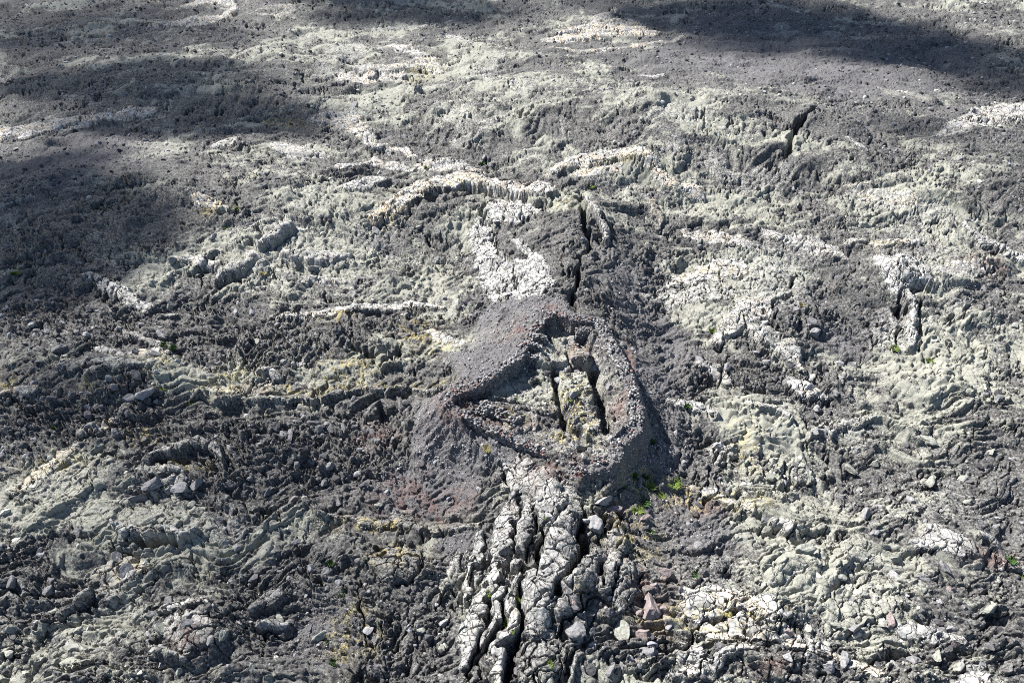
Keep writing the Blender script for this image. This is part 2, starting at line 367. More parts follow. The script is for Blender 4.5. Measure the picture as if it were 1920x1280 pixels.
ASH = [(770, 910, 75, 55), (850, 900, 60, 60), (1240, 760, 45, 90), (1300, 980, 80, 60), (1230, 960, 60, 50), (860, 1010, 30, 25), (1180, 560, 40, 90), (600, 1180, 50, 60), (1580, 640, 50, 40), (780, 960, 80, 16), (1480, 120, 300, 70), (120, 300, 160, 60), (1250, 640, 40, 60)]
PALE_LIT = [(560, 440, 260, 130), (900, 180, 300, 90), (1250, 230, 200, 90), (1700, 380, 220, 60), (1560, 1120, 250, 110), (150, 1180, 160, 90), (620, 100, 160, 50), (1750, 900, 170, 70), (1250, 480, 60, 60), (640, 540, 160, 60), (940, 660, 70, 40),
         (1100, 780, 50, 90), (1700, 1220, 200, 60), (480, 990, 160, 50), (1380, 330, 150, 70), (1650, 620, 200, 160), (1000, 740, 90, 60), (1700, 560, 160, 90), (1420, 520, 220, 90)]
DARK_SHADE = [(250, 620, 160, 60), (640, 850, 120, 70), (1180, 560, 50, 110), (1550, 900, 120, 70), (600, 1080, 130, 100), (1230, 780, 40, 90), (560, 650, 130, 50), (1590, 640, 90, 60), (1150, 1200, 100, 60), (1230, 370, 60, 60), (780, 250, 120, 50), (450, 870, 150, 80), (150, 760, 170, 60), (420, 640, 120, 40), (1120, 290, 120, 30)]

# ------------------------------------------------------------------ the sheet of ground
NC, NR = 1260, 1000
uu = np.linspace(-1.12, 1.12, NC)
vv = np.linspace(1330, -60, NR)                 # near rows are dense, far rows wide apart
b = -(vv - 640) / FPX
yrow = CAMZ * (CP + b * SP) / (SP - b * CP)
hw = np.sqrt(yrow ** 2 + CAMZ ** 2) * 0.72 + 1.0   # half width of the dense fan
ucols = uu
# coarse skirt around the dense part, out to the horizon
ext = np.array([1.3, 1.7, 2.5, 4.0, 8.0, 16.0, 30.0])
ucols = np.concatenate([-ext[::-1], uu, ext])
yext_far = np.array([1.15, 1.4, 1.9, 3.0, 6.0, 12.0, 20.0]) * yrow[-1]
yext_near = yrow[0] - np.array([4, 12, 30, 80, 300, 1200, 3000.])[::-1]
yrow_all = np.concatenate([yext_near, yrow, yext_far])
hw_all = np.concatenate([np.full(7, hw[0]), hw, np.interp(yext_far, [yext_far[0], yext_far[-1]], [hw[-1] * 1.1, hw[-1] * 4])])
X = (hw_all[:, None] * ucols[None, :]).astype(np.float64)
Y = np.broadcast_to(yrow_all[:, None], X.shape).copy()
nr, nc = X.shape
jit = np.clip(np.gradient(yrow_all), .02, 1.0)[:, None] * 0.25
dx = (hw_all * (uu[1] - uu[0]))[:, None]
X = X + rng.uniform(-.3, .3, X.shape) * dx
Y = Y + rng.uniform(-1, 1, X.shape) * jit
X = X.ravel(); Y = Y.ravel()

wx = (0.55 * perlin(X / 1.7, Y / 1.7, 5) + 0.3 * perlin(X / .6, Y / .6, 6)).astype(np.float32)
wy = (0.55 * perlin(X / 1.7 + 50, Y / 1.7, 7) + 0.3 * perlin(X / .6 + 50, Y / .6, 8)).astype(np.float32)
XW = X + wx * .6; YW = Y + wy * .6
Z = macro(X, Y).astype(np.float32)
fx = X + 4.0 * fbm(X / 11, Y / 11, 2, 80) + 1.3 * perlin(X / 3.1, Y / 3.1, 81); fy = Y + 4.0 * fbm(X / 11 + 40, Y / 11, 2, 82) + 1.3 * perlin(X / 3.1 + 20, Y / 3.1, 83)
ROWS = np.broadcast_to(np.abs(np.gradient(yrow_all))[:, None], (nr, nc)).ravel()
def blocks(x, y, s, gap, tilt=.5, dome=.3):
    a, b_, c, ox, oy = worley(x, y, s, True)
    e = b_ - a
    t = ox * np.cos(c * 40) + oy * np.sin(c * 40)
    return (sstep(0, gap, e) * (.35 + .65 * c + tilt * t) + dome * (1 - np.clip(a / .8, 0, 1) ** 2)).astype(np.float32), c
bl0, c0 = blocks(fx / 3.4 + wx * .55, fy / 1.7 + wy * .55, 10, .13, .7)
bl1, c1 = blocks(fx / 1.3 + wx * .6, fy / .8 + wy * .6, 11, .14, 1.0, .12)
bl2, c2 = blocks(fx / .55 + wx * .8, fy / .42 + wy * .8, 12, .20, 1.3, .0)
FADE2 = sstep(.55, .2, ROWS); FADE3 = sstep(.3, .12, ROWS); FADE1 = sstep(.9, .22, ROWS)
edge = .55 * (bl1 - .6) + .5 * fbm(X / 1.3, Y / 1.3, 3, 71)

SM = np.zeros(X.shape, np.float32); PALE = np.zeros(X.shape, np.float32); TAN = np.zeros(X.shape, np.float32)
LIFT = np.zeros(X.shape, np.float32); REG = np.zeros(X.shape, np.int32); CRK = np.zeros(X.shape, np.float32)
def blobs_at(L, x, y):
    r = np.zeros(x.shape, np.float32)
    for px, py, rx, ry in L:
        c = G(px, py); ax = abs(G(px + rx, py)[0] - c[0]); ay = abs(G(px, py - ry)[1] - c[1])
        r = np.maximum(r, np.exp(-((x - c[0]) / ax) ** 2 - ((y - c[1]) / ay) ** 2))
    return r
def stroke_world(pts, w):
    Pw = [G(p[0], p[1]) for p in pts]; W = []
    n = len(pts)
    for k in range(n):
        a = pts[max(k - 1, 0)]; c = pts[min(k + 1, n - 1)]
        d = np.array([c[0] - a[0], c[1] - a[1]], float); d /= np.linalg.norm(d) + 1e-9
        nrm = np.array([-d[1], d[0]])
        ww = pts[k][2] if len(pts[k]) > 2 else w
        q = G(pts[k][0] + nrm[0] * ww / 2, pts[k][1] + nrm[1] * ww / 2)
        A = G(a[0], a[1]); Cc = G(c[0], c[1])
        T = Cc - A; T = T / (np.linalg.norm(T) + 1e-9)
        dv = q - Pw[k]
        W.append(abs(dv[0] * -T[1] + dv[1] * T[0]) + 1e-3)
    return Pw, W
def box(Pw, m):
    a = np.array(Pw)
    return np.nonzero((X > a[:, 0].min() - m) & (X < a[:, 0].max() + m) & (Y > a[:, 1].min() - m) & (Y < a[:, 1].max() + m))[0]
REGIONS = []
for f in FEAT:
    if f['t'] == 's':
        Pw, W = stroke_world(f['pts'], f['w'])
        W = np.array(W); W[0] *= .6; W[-1] *= .6
        I = box(Pw, W.max() * 1.6 + 1)
        d, w, sd = pdist(XW[I], YW[I], Pw, W)
        q0 = d / np.maximum(w * 1.15, .05)
        q = q0 - .6 * edge[I]
        m = sstep(1.15, .75, q)
        lift = f['lift'] * np.sqrt(np.clip(1.1 - q0 * q0 * .8, 0, 1)) * sstep(1.25, .95, q)
    else:
        Pw = [G(*p) for p in f['pts']]
        I = box(Pw, 2)
        d, _, _ = pdist(XW[I], YW[I], Pw + [Pw[0]])
        s = np.where(inpoly(XW[I], YW[I], Pw), d, -d) + .15 + .5 * edge[I]
        m = sstep(-.2, .15, s)
        s0 = np.where(inpoly(XW[I], YW[I], Pw), d, -d)
        lift = f['lift'] * (.55 * m + .45 * sstep(0, 1.2, s0))
        q = 1 - s
    SM[I] = np.maximum(SM[I], m)
    PALE[I] = np.where(m > .3, np.maximum(PALE[I] * (1 - m), m * f['pale']), PALE[I])
    TAN[I] = np.where(m > .3, m * f['tan'], TAN[I])
    LIFT[I] = np.maximum(LIFT[I], lift)
    if f['label']:
        REGIONS.append(f)
        REG[I[m > .55]] = len(REGIONS)
for w, dep, pts in CR:
    Pw, W = stroke_world(pts, w)
    W = np.array(W); W[0] *= .4; W[-1] *= .4
    I = box(Pw, W.max() * 2 + 1)
    d, ww, sd = pdist(X[I] + wx[I] * .95, Y[I] + wy[I] * .95, Pw, W)
    ww = ww * (.85 + .7 * perlin(X[I] / 2.1, Y[I] / 2.1, 140))
    q = d / np.maximum(ww, .06)
    CRK[I] = np.maximum(CRK[I], dep * sstep(1.35, .55, q))
def blobs(L, warp=1.0):
    r = np.zeros(X.shape, np.float32)
    for px, py, rx, ry in L:
        c = G(px, py); ax = abs(G(px + rx, py)[0] - c[0]); ay = abs(G(px, py - ry)[1] - c[1])
        I = np.nonzero((abs(X - c[0]) < ax * 2) & (abs(Y - c[1]) < ay * 2))[0]
        q = ((X[I] - c[0]) / ax) ** 2 + ((Y[I] - c[1]) / ay) ** 2
        r[I] = np.maximum(r[I], np.exp(-q * 1.1))
    return r
yel = blobs(YEL); red = blobs(RED); ash = blobs(ASH); pale_lit = blobs(PALE_LIT); dark_shade = blobs(DARK_SHADE)
bgs = sstep(-.12, .30, fbm(fx / 10, fy / 5.5, 3, 74) + .22 * edge + .25 * pale_lit - .3 * dark_shade - .4 * ash) * .85
SMT = SM.copy()
PALE = PALE * (.78 + .35 * sstep(-.4, .2, fbm(X / 2.6, Y / 2.0, 3, 73)))
BGP = bgs * (.14 + .26 * sstep(-.3, .4, fbm(X / 8, Y / 8, 2, 76)) + .26 * pale_lit)  # sunlit zones get their brightness as paler crust colour
PALE = np.where(SM > bgs, PALE, BGP).astype(np.float32)
SM = np.maximum(SM, bgs).astype(np.float32)

# ---- the walled enclosure: floor, walls and rubble banks
WALL = [  # px, py (inner top edge), top height
    (1018, 608, 4.3), (1022, 594, 4.3), (1046, 591, 4.3), (1074, 600, 4.3), (1115, 604, 4.3), (1128, 630, 4.3), (1150, 668, 4.3), (1168, 705, 4.3),
    (1178, 740, 4.2), (1183, 775, 4.1), (1180, 797, 4.0), (1163, 811, 3.9), (1146, 822, 3.9), (1143, 848, 3.7), (1112, 862, 3.3), (1080, 868, 3.2),
    (1040, 850, 3.3), (1012, 836, 3.5), (960, 812, 3.6), (908, 790, 3.7), (868, 768, 4.0), (846, 748, 4.3), (868, 734, 4.3), (905, 722, 4.3),
    (935, 698, 4.3), (972, 676, 4.3), (984, 662, 4.2), (996, 640, 4.2), (1008, 620, 4.2)]
WP = [at(a, b_, h) for a, b_, h in WALL]; WH = [h for a, b_, h in WALL]
I = box(WP, 14)
dW, hW, _ = pdist(X[I], Y[I], WP + [WP[0]], WH + [WH[0]])
ins = inpoly(X[I], Y[I], WP)
floor = 2.75 + 0.25 * fbm(X[I] / 2.5, Y[I] / 2.5, 3, 60)
ctr = at(1060, 640, 3.5); qx = X[I] - ctr[0]; qy = Y[I] - ctr[1]
step = [at(1000, 632, 3.4), at(1112, 632, 3.4), at(1108, 684, 3.4), (at(1078, 668, 3.4)), at(1040, 684, 3.4), at(1000, 676, 3.4)]
ds, _, _ = pdist(XW[I], YW[I], step + [step[0]])
stp = sstep(-.15, .15, np.where(inpoly(XW[I], YW[I], step), ds, -ds))
floor = floor + .7 * stp
mnd = [at(1042, 694, 3.2), at(1100, 686, 3.2), at(1122, 720, 3.2), at(1140, 806, 3.2), at(1096, 832, 3.2), at(1066, 792, 3.2), at(1048, 740, 3.2)]
ds, _, _ = pdist(XW[I], YW[I], mnd + [mnd[0]])
sg = np.where(inpoly(XW[I], YW[I], mnd), ds, -ds)
floor = floor + .5 * sstep(-.1, .7, sg)
lowedge, _, _ = pdist(X[I], Y[I], [WP[k] for k in range(13, 21)])
floor = floor + .65 * sstep(4.5, .3, lowedge)
for w, dep, pts in ((11, 1.3, [(1040, 690), (1047, 740), (1060, 795)]), (17, 1.8, [(1112, 690), (1126, 750), (1140, 806)]), (8, .9, [(1062, 668), (1082, 690), (1105, 684)]),
                    (8, .8, [(1063, 795), (1085, 812), (1095, 830)]), (7, .7, [(1030, 640), (1050, 660)]), (20, 1.0, [(1090, 640), (1102, 655)]), (8, .7, [(1085, 850), (1105, 838)])):
    Pw = [at(p[0], p[1], 3.1) for p in pts]
    mp = 0.048
    d, _, _ = pdist(X[I] + wx[I] * .35, Y[I] + wy[I] * .35, Pw)
    floor = floor - dep * sstep(w * mp * .75, w * mp * .3, d)
# right wall inner face leans: a talus against it
drw, _, _ = pdist(X[I], Y[I], [WP[k] for k in range(4, 12)])
floor = floor + 1.0 * sstep(1.3, .1, drw)
# outside banks
ang_right, _, _ = pdist(X[I], Y[I], [WP[k] for k in range(4, 14)])
wr = sstep(1.6, .2, ang_right - dW)
slope = .34 + .36 * wr
dll, _, _ = pdist(X[I], Y[I], [WP[k] for k in range(15, 22)])
slope = slope + .9 * sstep(1.4, .1, dll - dW)
slope = slope * (1 + .5 * fbm(X[I] / 2.6, Y[I] / 2.6, 2, 61))
bank = hW - .12 - slope * np.maximum(dW - .95, 0) - wr * 1.5 * sstep(.9, 1.9, dW) - .35 * np.maximum(dW - 4.5, 0)
dlow, _, _ = pdist(X[I], Y[I], [WP[k] for k in range(16, 20)])
bank = bank - .75 * sstep(1.8, .9, dlow) * sstep(.35, .6, dW)
base = Z[I]
k_ = .35
outz = np.log(np.exp(np.clip(bank / k_, -60, 60)) + np.exp(np.clip(base / k_, -60, 60))) * k_
bankmask = np.where(ins, 0, sstep(-.2, .7, bank - base + .5 * fbm(X[I] / 1.2, Y[I] / 1.2, 3, 62)))
Z[I] = np.where(ins, floor, outz)
BANK = np.zeros(X.shape, np.float32); BANK[I] = bankmask
INS = np.zeros(X.shape, np.float32); INS[I] = ins & (dW > 0)
WALLD = np.full(X.shape, 99, np.float32); WALLD[I] = dW
REG[(BANK > .5) | (INS > .5)] = 0
SMT *= (1 - BANK) * (1 - INS); SM *= (1 - BANK) * (1 - INS); LIFT *= (1 - BANK) * (1 - INS)
CRK *= (1 - INS) * (1 - .9 * BANK)

# ---- relief of the surface
dens = np.sqrt(X * X + Y * Y + CAMZ ** 2)
gravel = np.clip(BANK + np.clip(1.25 * ash, 0, .95) * (1 - SM), 0, 1)
R = (1 - .95 * SM - .05 * SMT) * (1 - .85 * gravel)
R = np.clip(R, 0, 1)
# folded, twisted clinker: billow noise on warped ground, lumps on several scales
bil = np.abs(fbm(fx / 4.6, fy / 2.6, 3, 84)).astype(np.float32)
fold = np.abs(perlin(fx / 1.9, fy / .7, 88)).astype(np.float32)
f1c, f2c, c3 = worley(X / .27 + wx * .6, Y / .25 + wy * .6, 13)
lump3 = 1 - np.clip(f1c / .75, 0, 1) ** 2
RUB = sstep(-.06, .3, fbm(X / 10 + 5, Y / 8, 3, 86) + .45 * dark_shade + .2 * ash - .15 * pale_lit) * (1 - SMT)
aa = 1.3 * (bil - .22) + .50 * (fold - .3) * FADE1 + (.46 - .15 * RUB) * (bl0 - .6) + (.24 + .24 * RUB) * FADE1 * (bl1 - .6) + (.05 + .34 * RUB) * FADE2 * (bl2 - .6) + .10 * RUB * FADE3 * (lump3 - .5)
# pahoehoe: gentle swell, hairline plates, ropes
g1, g2, gc = worley(X / 1.25 + wx * .5 + 9, Y / 1.0 + wy * .5, 14)
plates = sstep(.09, .03, g2 - g1)
h1, h2, hc = worley(X / .5 + wx * .4, Y / .42 + wy * .4 + 5, 15)
plates2 = sstep(.14, .03, h2 - h1)
pa = .30 * fbm(X / 2.4, Y / 2.4, 3, 90) + (1 - .75 * SMT) * (.12 * FADE1 * (bl1 - .6) + .34 * (bl0 - .6)) + .8 * (bil - .22) * (1 - .6 * SMT) - .36 * FADE1 * plates * (gc > .25) - .04 * FADE2 * plates2 + .10 * (gc - .5) * FADE1 + .02 * FADE3 * fbm(X / .3, Y / .3, 2, 95)
gr = .16 * fbm(X / .9, Y / .9, 3, 97) + .10 * (bl2 - .6) + .08 * (lump3 - .5)
bigf = 1.5 * (np.abs(fbm(fx / 12, fy / 6.5, 2, 101)) - .2) * (1 - BANK) * (1 - INS)
calm = np.where(INS > .5, .62, 1.0) * np.clip(1.38 - dens / 118, .34, .95) * (.72 + .4 * sstep(-.35, .35, fbm(X / 16, Y / 16, 2, 98)))
w1, w2, wc = worley(X / 8 + wx * .35 + .3 * fbm(X / 4, Y / 4, 2, 77), Y / 6.5 + wy * .35 + .3 * fbm(X / 4 + 9, Y / 4, 2, 78), 19)
CRK = np.maximum(CRK, (1.1 * sstep(.06, .02, w2 - w1) * (wc > .3) * sstep(-.35, .1, perlin(X / 3, Y / 3, 141)) * np.clip(SM + .45, 0, 1) * (1 - gravel) * (1 - INS)).astype(np.float32))
LIFT = LIFT * np.clip(1.75 - dens / 105, .5, 1)
Z = Z + bigf + LIFT + R * aa * calm + SM * pa * np.sqrt(calm) + (1 - SM) * (gravel * gr) - CRK
outer = np.clip((np.abs(X) - 260) / 400, 0, 1)
Z = Z.astype(np.float32)

SURF = dict(X=X, Y=Y, Z=Z)
print('terrain z', Z.min(), Z.max())

# lichen: pale crust growing on the clinker, in patches
lich = fbm(fx / 14, fy / 8, 3, 120) * 1.7 + fbm(X / 1.3, Y / 1.3, 2, 124) * .6 + .35 * (c1 - .5) + .15 * (c2 - .5)
lichen = sstep(-.35, .85, lich + .55 * pale_lit - .6 * dark_shade - .5 * gravel - .25 * RUB)  # cover also raised for painted sunlit zones, lowered for painted slope shade
tancol = np.clip(TAN * sstep(-.2, .3, fbm(X / 1.6, Y / 1.6, 3, 130)), 0, 1)
yl = np.clip(1.3 * yel, 0, 1) * sstep(-.05, .25, fbm(X / .8, Y / .8, 3, 133) + .08)
rd = red * sstep(-.3, .2, fbm(X / 1.1, Y / 1.1, 3, 137))

# ------------------------------------------------------------------ materials
def nodes(name):
    m = bpy.data.materials.new(name)
    m.use_nodes = True
    nt = m.node_tree
    bs = nt.nodes['Principled BSDF']
    bs.inputs['Roughness'].default_value = .93
    bs.inputs['Specular IOR Level'].default_value = .15
    return m, nt, bs
def N(nt, t, **kw):
    n = nt.nodes.new(t)
    for k, v in kw.items():
        if k.startswith('i_'):
            n.inputs[int(k[2:])].default_value = v
        else:
            setattr(n, k, v)
    return n
def mixc(nt, fac, a, b, blend='MIX'):
    n = nt.nodes.new('ShaderNodeMix'); n.data_type = 'RGBA'; n.blend_type = blend
    for s, v in ((n.inputs[0], fac), (n.inputs[6], a), (n.inputs[7], b)):
        if isinstance(v, bpy.types.NodeSocket): nt.links.new(v, s)
        else: s.default_value = v
    return n.outputs[2]
def mathn(nt, op, a, b=None, clamp=False):
    n = nt.nodes.new('ShaderNodeMath'); n.operation = op; n.use_clamp = clamp
    for s, v in ((n.inputs[0], a), (n.inputs[1], b)):
        if v is None: continue
        if isinstance(v, bpy.types.NodeSocket): nt.links.new(v, s)
        else: s.default_value = v
    return n.outputs[0]
def noise(nt, co, scale, detail=4, rough=.6):
    n = N(nt, 'ShaderNodeTexNoise'); n.inputs['Scale'].default_value = scale
    n.inputs['Detail'].default_value = detail; n.inputs['Roughness'].default_value = rough
    nt.links.new(co, n.inputs['Vector'])
    return n.outputs['Fac']
def ramp(nt, v, a, b):
    n = N(nt, 'ShaderNodeMapRange', interpolation_type='SMOOTHSTEP')
    n.inputs['From Min'].default_value = a; n.inputs['From Max'].default_value = b
    nt.links.new(v, n.inputs['Value'])
    return n.outputs['Result']
def c4(*c): return (*c, 1.0)
ROCK_D = c4(.046, .044, .042); ROCK_G = c4(.155, .152, .143); LICH = c4(.235, .233, .195); CRUST = c4(.46, .445, .43); TANC = c4(.50, .40, .27)
YELC = c4(.48, .39, .14); REDC = c4(.150, .082, .068); CIND = c4(.085, .080, .083)

def ground_material():
    m, nt, bs = nodes('lava')
    co = N(nt, 'ShaderNodeNewGeometry').outputs['Position']
    a1 = N(nt, 'ShaderNodeAttribute', attribute_name='cover'); a2 = N(nt, 'ShaderNodeAttribute', attribute_name='tint')
    s1 = N(nt, 'ShaderNodeSeparateColor'); s2 = N(nt, 'ShaderNodeSeparateColor')
    nt.links.new(a1.outputs['Color'], s1.inputs[0]); nt.links.new(a2.outputs['Color'], s2.inputs[0])
    pale, lic, grav = s1.outputs; tan, ye, re = s2.outputs
    n1 = noise(nt, co, 1.6, 3, .7); n2 = noise(nt, co, 5.5, 3, .65); n3 = noise(nt, co, 18, 2, .6)
    rock = mixc(nt, ramp(nt, n2, .38, .66), ROCK_D, ROCK_G)
    lf = mathn(nt, 'MULTIPLY', ramp(nt, mathn(nt, 'ADD', n2, mathn(nt, 'MULTIPLY', lic, .62)), .66, 1.04), .95)
    col = mixc(nt, lf, rock, LICH)
    cr = mixc(nt, ramp(nt, n1, .3, .7), c4(.23, .226, .214), c4(.48, .468, .435))
    cr = mixc(nt, mathn(nt, 'MULTIPLY', ramp(nt, n3, .42, .62), .5), cr, c4(.15, .146, .147))
    cr = mixc(nt, mathn(nt, 'MULTIPLY', tan, ramp(nt, n2, .3, .6)), cr, TANC)
    col = mixc(nt, ramp(nt, mathn(nt, 'ADD', pale, mathn(nt, 'MULTIPLY', mathn(nt, 'SUBTRACT', n2, .5), 1.1)), .1, .95), col, cr)
    cin = mixc(nt, ramp(nt, n3, .35, .65), c4(.06, .057, .06), c4(.15, .145, .145))
    col = mixc(nt, mathn(nt, 'MULTIPLY', grav, .8), col, cin)
    col = mixc(nt, mathn(nt, 'MULTIPLY', re, .5), col, REDC)
    col = mixc(nt, mathn(nt, 'MULTIPLY', ye, ramp(nt, n3, .5, .6)), col, YELC)
    nt.links.new(col, bs.inputs['Base Color'])
    b1 = N(nt, 'ShaderNodeBump'); b1.inputs['Strength'].default_value = 1.0; b1.inputs['Distance'].default_value = .075
    hh = mathn(nt, 'MULTIPLY', mathn(nt, 'ADD', noise(nt, co, 5.0, 4, .75), mathn(nt, 'MULTIPLY', n3, .4)), mathn(nt, 'SUBTRACT', 1.0, mathn(nt, 'MULTIPLY', pale, .75)))
    dn = N(nt, 'ShaderNodeTexNoise'); dn.inputs['Scale'].default_value = 1.1; dn.inputs['Detail'].default_value = 1; nt.links.new(co, dn.inputs['Vector'])
    dv = N(nt, 'ShaderNodeVectorMath', operation='SCALE'); dv.inputs['Scale'].default_value = 1.1; nt.links.new(dn.outputs['Color'], dv.inputs[0])
    ad = N(nt, 'ShaderNodeVectorMath', operation='ADD'); nt.links.new(co, ad.inputs[0]); nt.links.new(dv.outputs[0], ad.inputs[1])
    vo = N(nt, 'ShaderNodeTexVoronoi', feature='DISTANCE_TO_EDGE'); vo.inputs['Scale'].default_value = 1.5; nt.links.new(ad.outputs[0], vo.inputs['Vector'])
    hh = mathn(nt, 'ADD', hh, mathn(nt, 'MULTIPLY', mathn(nt, 'MULTIPLY', ramp(nt, vo.outputs['Distance'], 0, .07), pale), 2.6))
    nt.links.new(hh, b1.inputs['Height']); nt.links.new(b1.outputs[0], bs.inputs['Normal'])
    return m
LAVA = ground_material()

def stone_material(name, typ):
    m, nt, bs = nodes(name)
    tc = N(nt, 'ShaderNodeTexCoord').outputs['Object']
    a = N(nt, 'ShaderNodeAttribute', attribute_name='tone', attribute_type=typ)
    geo = N(nt, 'ShaderNodeNewGeometry').outputs['Position']
    n = noise(nt, geo, 7.0, 4, .65)
    v = N(nt, 'ShaderNodeMapRange'); v.inputs['From Min'].default_value = .25; v.inputs['From Max'].default_value = .75
    v.inputs['To Min'].default_value = .45; v.inputs['To Max'].default_value = 1.5
    nt.links.new(n, v.inputs['Value'])
    g = N(nt, 'ShaderNodeCombineColor')
    for k in range(3): nt.links.new(v.outputs[0], g.inputs[k])
    col = mixc(nt, 1.0, a.outputs['Color'], g.outputs[0], 'MULTIPLY')
    nt.links.new(col, bs.inputs['Base Color'])
    b1 = N(nt, 'ShaderNodeBump'); b1.inputs['Strength'].default_value = .7; b1.inputs['Distance'].default_value = .06
    nt.links.new(noise(nt, geo, 9.0, 5, .7), b1.inputs['Height']); nt.links.new(b1.outputs[0], bs.inputs['Normal'])
    return m
STONE_I = stone_material('loose_stone', 'INSTANCER')
STONE_O = stone_material('boulder_stone', 'OBJECT')
STONE_V = stone_material('wall_stone', 'GEOMETRY')

def tag(o, label=None, cat=None, group=None, kind=None):
    if label: o['label'] = label
    if cat: o['category'] = cat
    if group: o['group'] = group
    if kind: o['kind'] = kind
    return o
def mesh_np(name, co, quads, mat, tris=None):
    me = bpy.data.meshes.new(name)
    co = np.asarray(co, np.float32)
    me.vertices.add(len(co)); me.vertices.foreach_set('co', co.ravel())
    fl = []; ls = []; tot = 0
    for arr, k in ((quads, 4), (tris, 3)):
        if arr is None or len(arr) == 0: continue
        arr = np.asarray(arr, np.int32)
        fl.append(arr.ravel()); ls.append(tot + np.arange(len(arr)) * k); tot += arr.size
    fl = np.concatenate(fl); ls = np.concatenate(ls).astype(np.int32)
    me.loops.add(len(fl)); me.loops.foreach_set('vertex_index', fl)
    me.polygons.add(len(ls)); me.polygons.foreach_set('loop_start', ls)
    me.update(calc_edges=True)
    me.materials.append(mat)
    return me
def add_col(me, name, rgb):
    at_ = me.attributes.new(name, 'FLOAT_COLOR', 'POINT')
    c = np.ones((len(rgb), 4), np.float32); c[:, :3] = rgb
    at_.data.foreach_set('color', c.ravel())
def link(name, me, parent=None):
    o = bpy.data.objects.new(name, me); COL.objects.link(o)
    if parent: o.parent = parent
    return o

# ------------------------------------------------------------------ build the ground and the slabs lying in it
idx = np.arange(nr * nc).reshape(nr, nc)
REG2 = REG.reshape(nr, nc)
fr = np.minimum(np.minimum(REG2[:-1, :-1], REG2[1:, :-1]), np.minimum(REG2[:-1, 1:], REG2[1:, 1:]))
mx = np.maximum(np.maximum(REG2[:-1, :-1], REG2[1:, :-1]), np.maximum(REG2[:-1, 1:], REG2[1:, 1:]))
fr = np.where(fr == mx, fr, 0)
quads = np.stack([idx[:-1, :-1], idx[:-1, 1:], idx[1:, 1:], idx[1:, :-1]], -1)
cover = np.stack([np.where(INS > .5, .5 * sstep(-.3, .3, fbm(X / 1.1, Y / 1.1, 3, 64)), PALE * SM), lichen, gravel], 1)
tintv = np.stack([tancol, yl, rd], 1)
GC2 = gc.reshape(nr, nc)
def plates_of(rid):
    """split a region into connected plates along the crack cells; slivers join a neighbour"""
    qi, qj = np.nonzero(fr == rid)
    cell = {(a, b_): int(round(c * 1023)) for a, b_, c in zip(qi.tolist(), qj.tolist(), GC2[qi, qj].tolist())}
    comp = {}; sizes = []
    for p in cell:
        if p in comp: continue
        k = len(sizes); st = [p]; comp[p] = k; n = 0
        while st:
            a, b_ = st.pop(); n += 1
            for q in ((a + 1, b_), (a - 1, b_), (a, b_ + 1), (a, b_ - 1)):
                if q in cell and q not in comp and cell[q] == cell[p]:
                    comp[q] = k; st.append(q)
        sizes.append(n)
    touch = [dict() for _ in sizes]
    for (a, b_), k in comp.items():
        for q in ((a + 1, b_), (a - 1, b_), (a, b_ + 1), (a, b_ - 1)):
            k2 = comp.get(q)
            if k2 is not None and k2 != k: touch[k][k2] = touch[k].get(k2, 0) + 1
    to = list(range(len(sizes)))
    def root(k):
        while to[k] != k: k = to[k]
        return k
    for k in sorted(range(len(sizes)), key=lambda k: sizes[k]):
        if sizes[k] >= 60: break
        c = [(v, root(k2)) for k2, v in touch[k].items() if root(k2) != root(k)]
        if c:
            t = max(c)[1]; r_ = root(k); to[r_] = t; sizes[t] += sizes[r_]
    out = {}
    for p, k in comp.items(): out.setdefault(root(k), []).append(p)
    keep = []
    for v in out.values():
        v = np.array(v)
        if len(v) < 40: fr[v[:, 0], v[:, 1]] = 0
        else: keep.append(v)
    return keep
PLATES = {rid: plates_of(rid) for rid in range(1, len(REGIONS) + 1)}
fp = np.pad(fr, 1)
Zg = Z.copy()
inner = (fp[:-1, :-1] > 0) & (fp[1:, :-1] == fp[:-1, :-1]) & (fp[:-1, 1:] == fp[:-1, :-1]) & (fp[1:, 1:] == fp[:-1, :-1])
Zg[inner.ravel()] -= .4
me = mesh_np('lava_field', np.stack([X, Y, Zg], 1), quads.reshape(-1, 4), LAVA)
add_col(me, 'cover', cover); add_col(me, 'tint', tintv)
ground = tag(link('lava_field_ground', me), 'grey lava field of clinker, crust and cracks', None, None, 'structure')

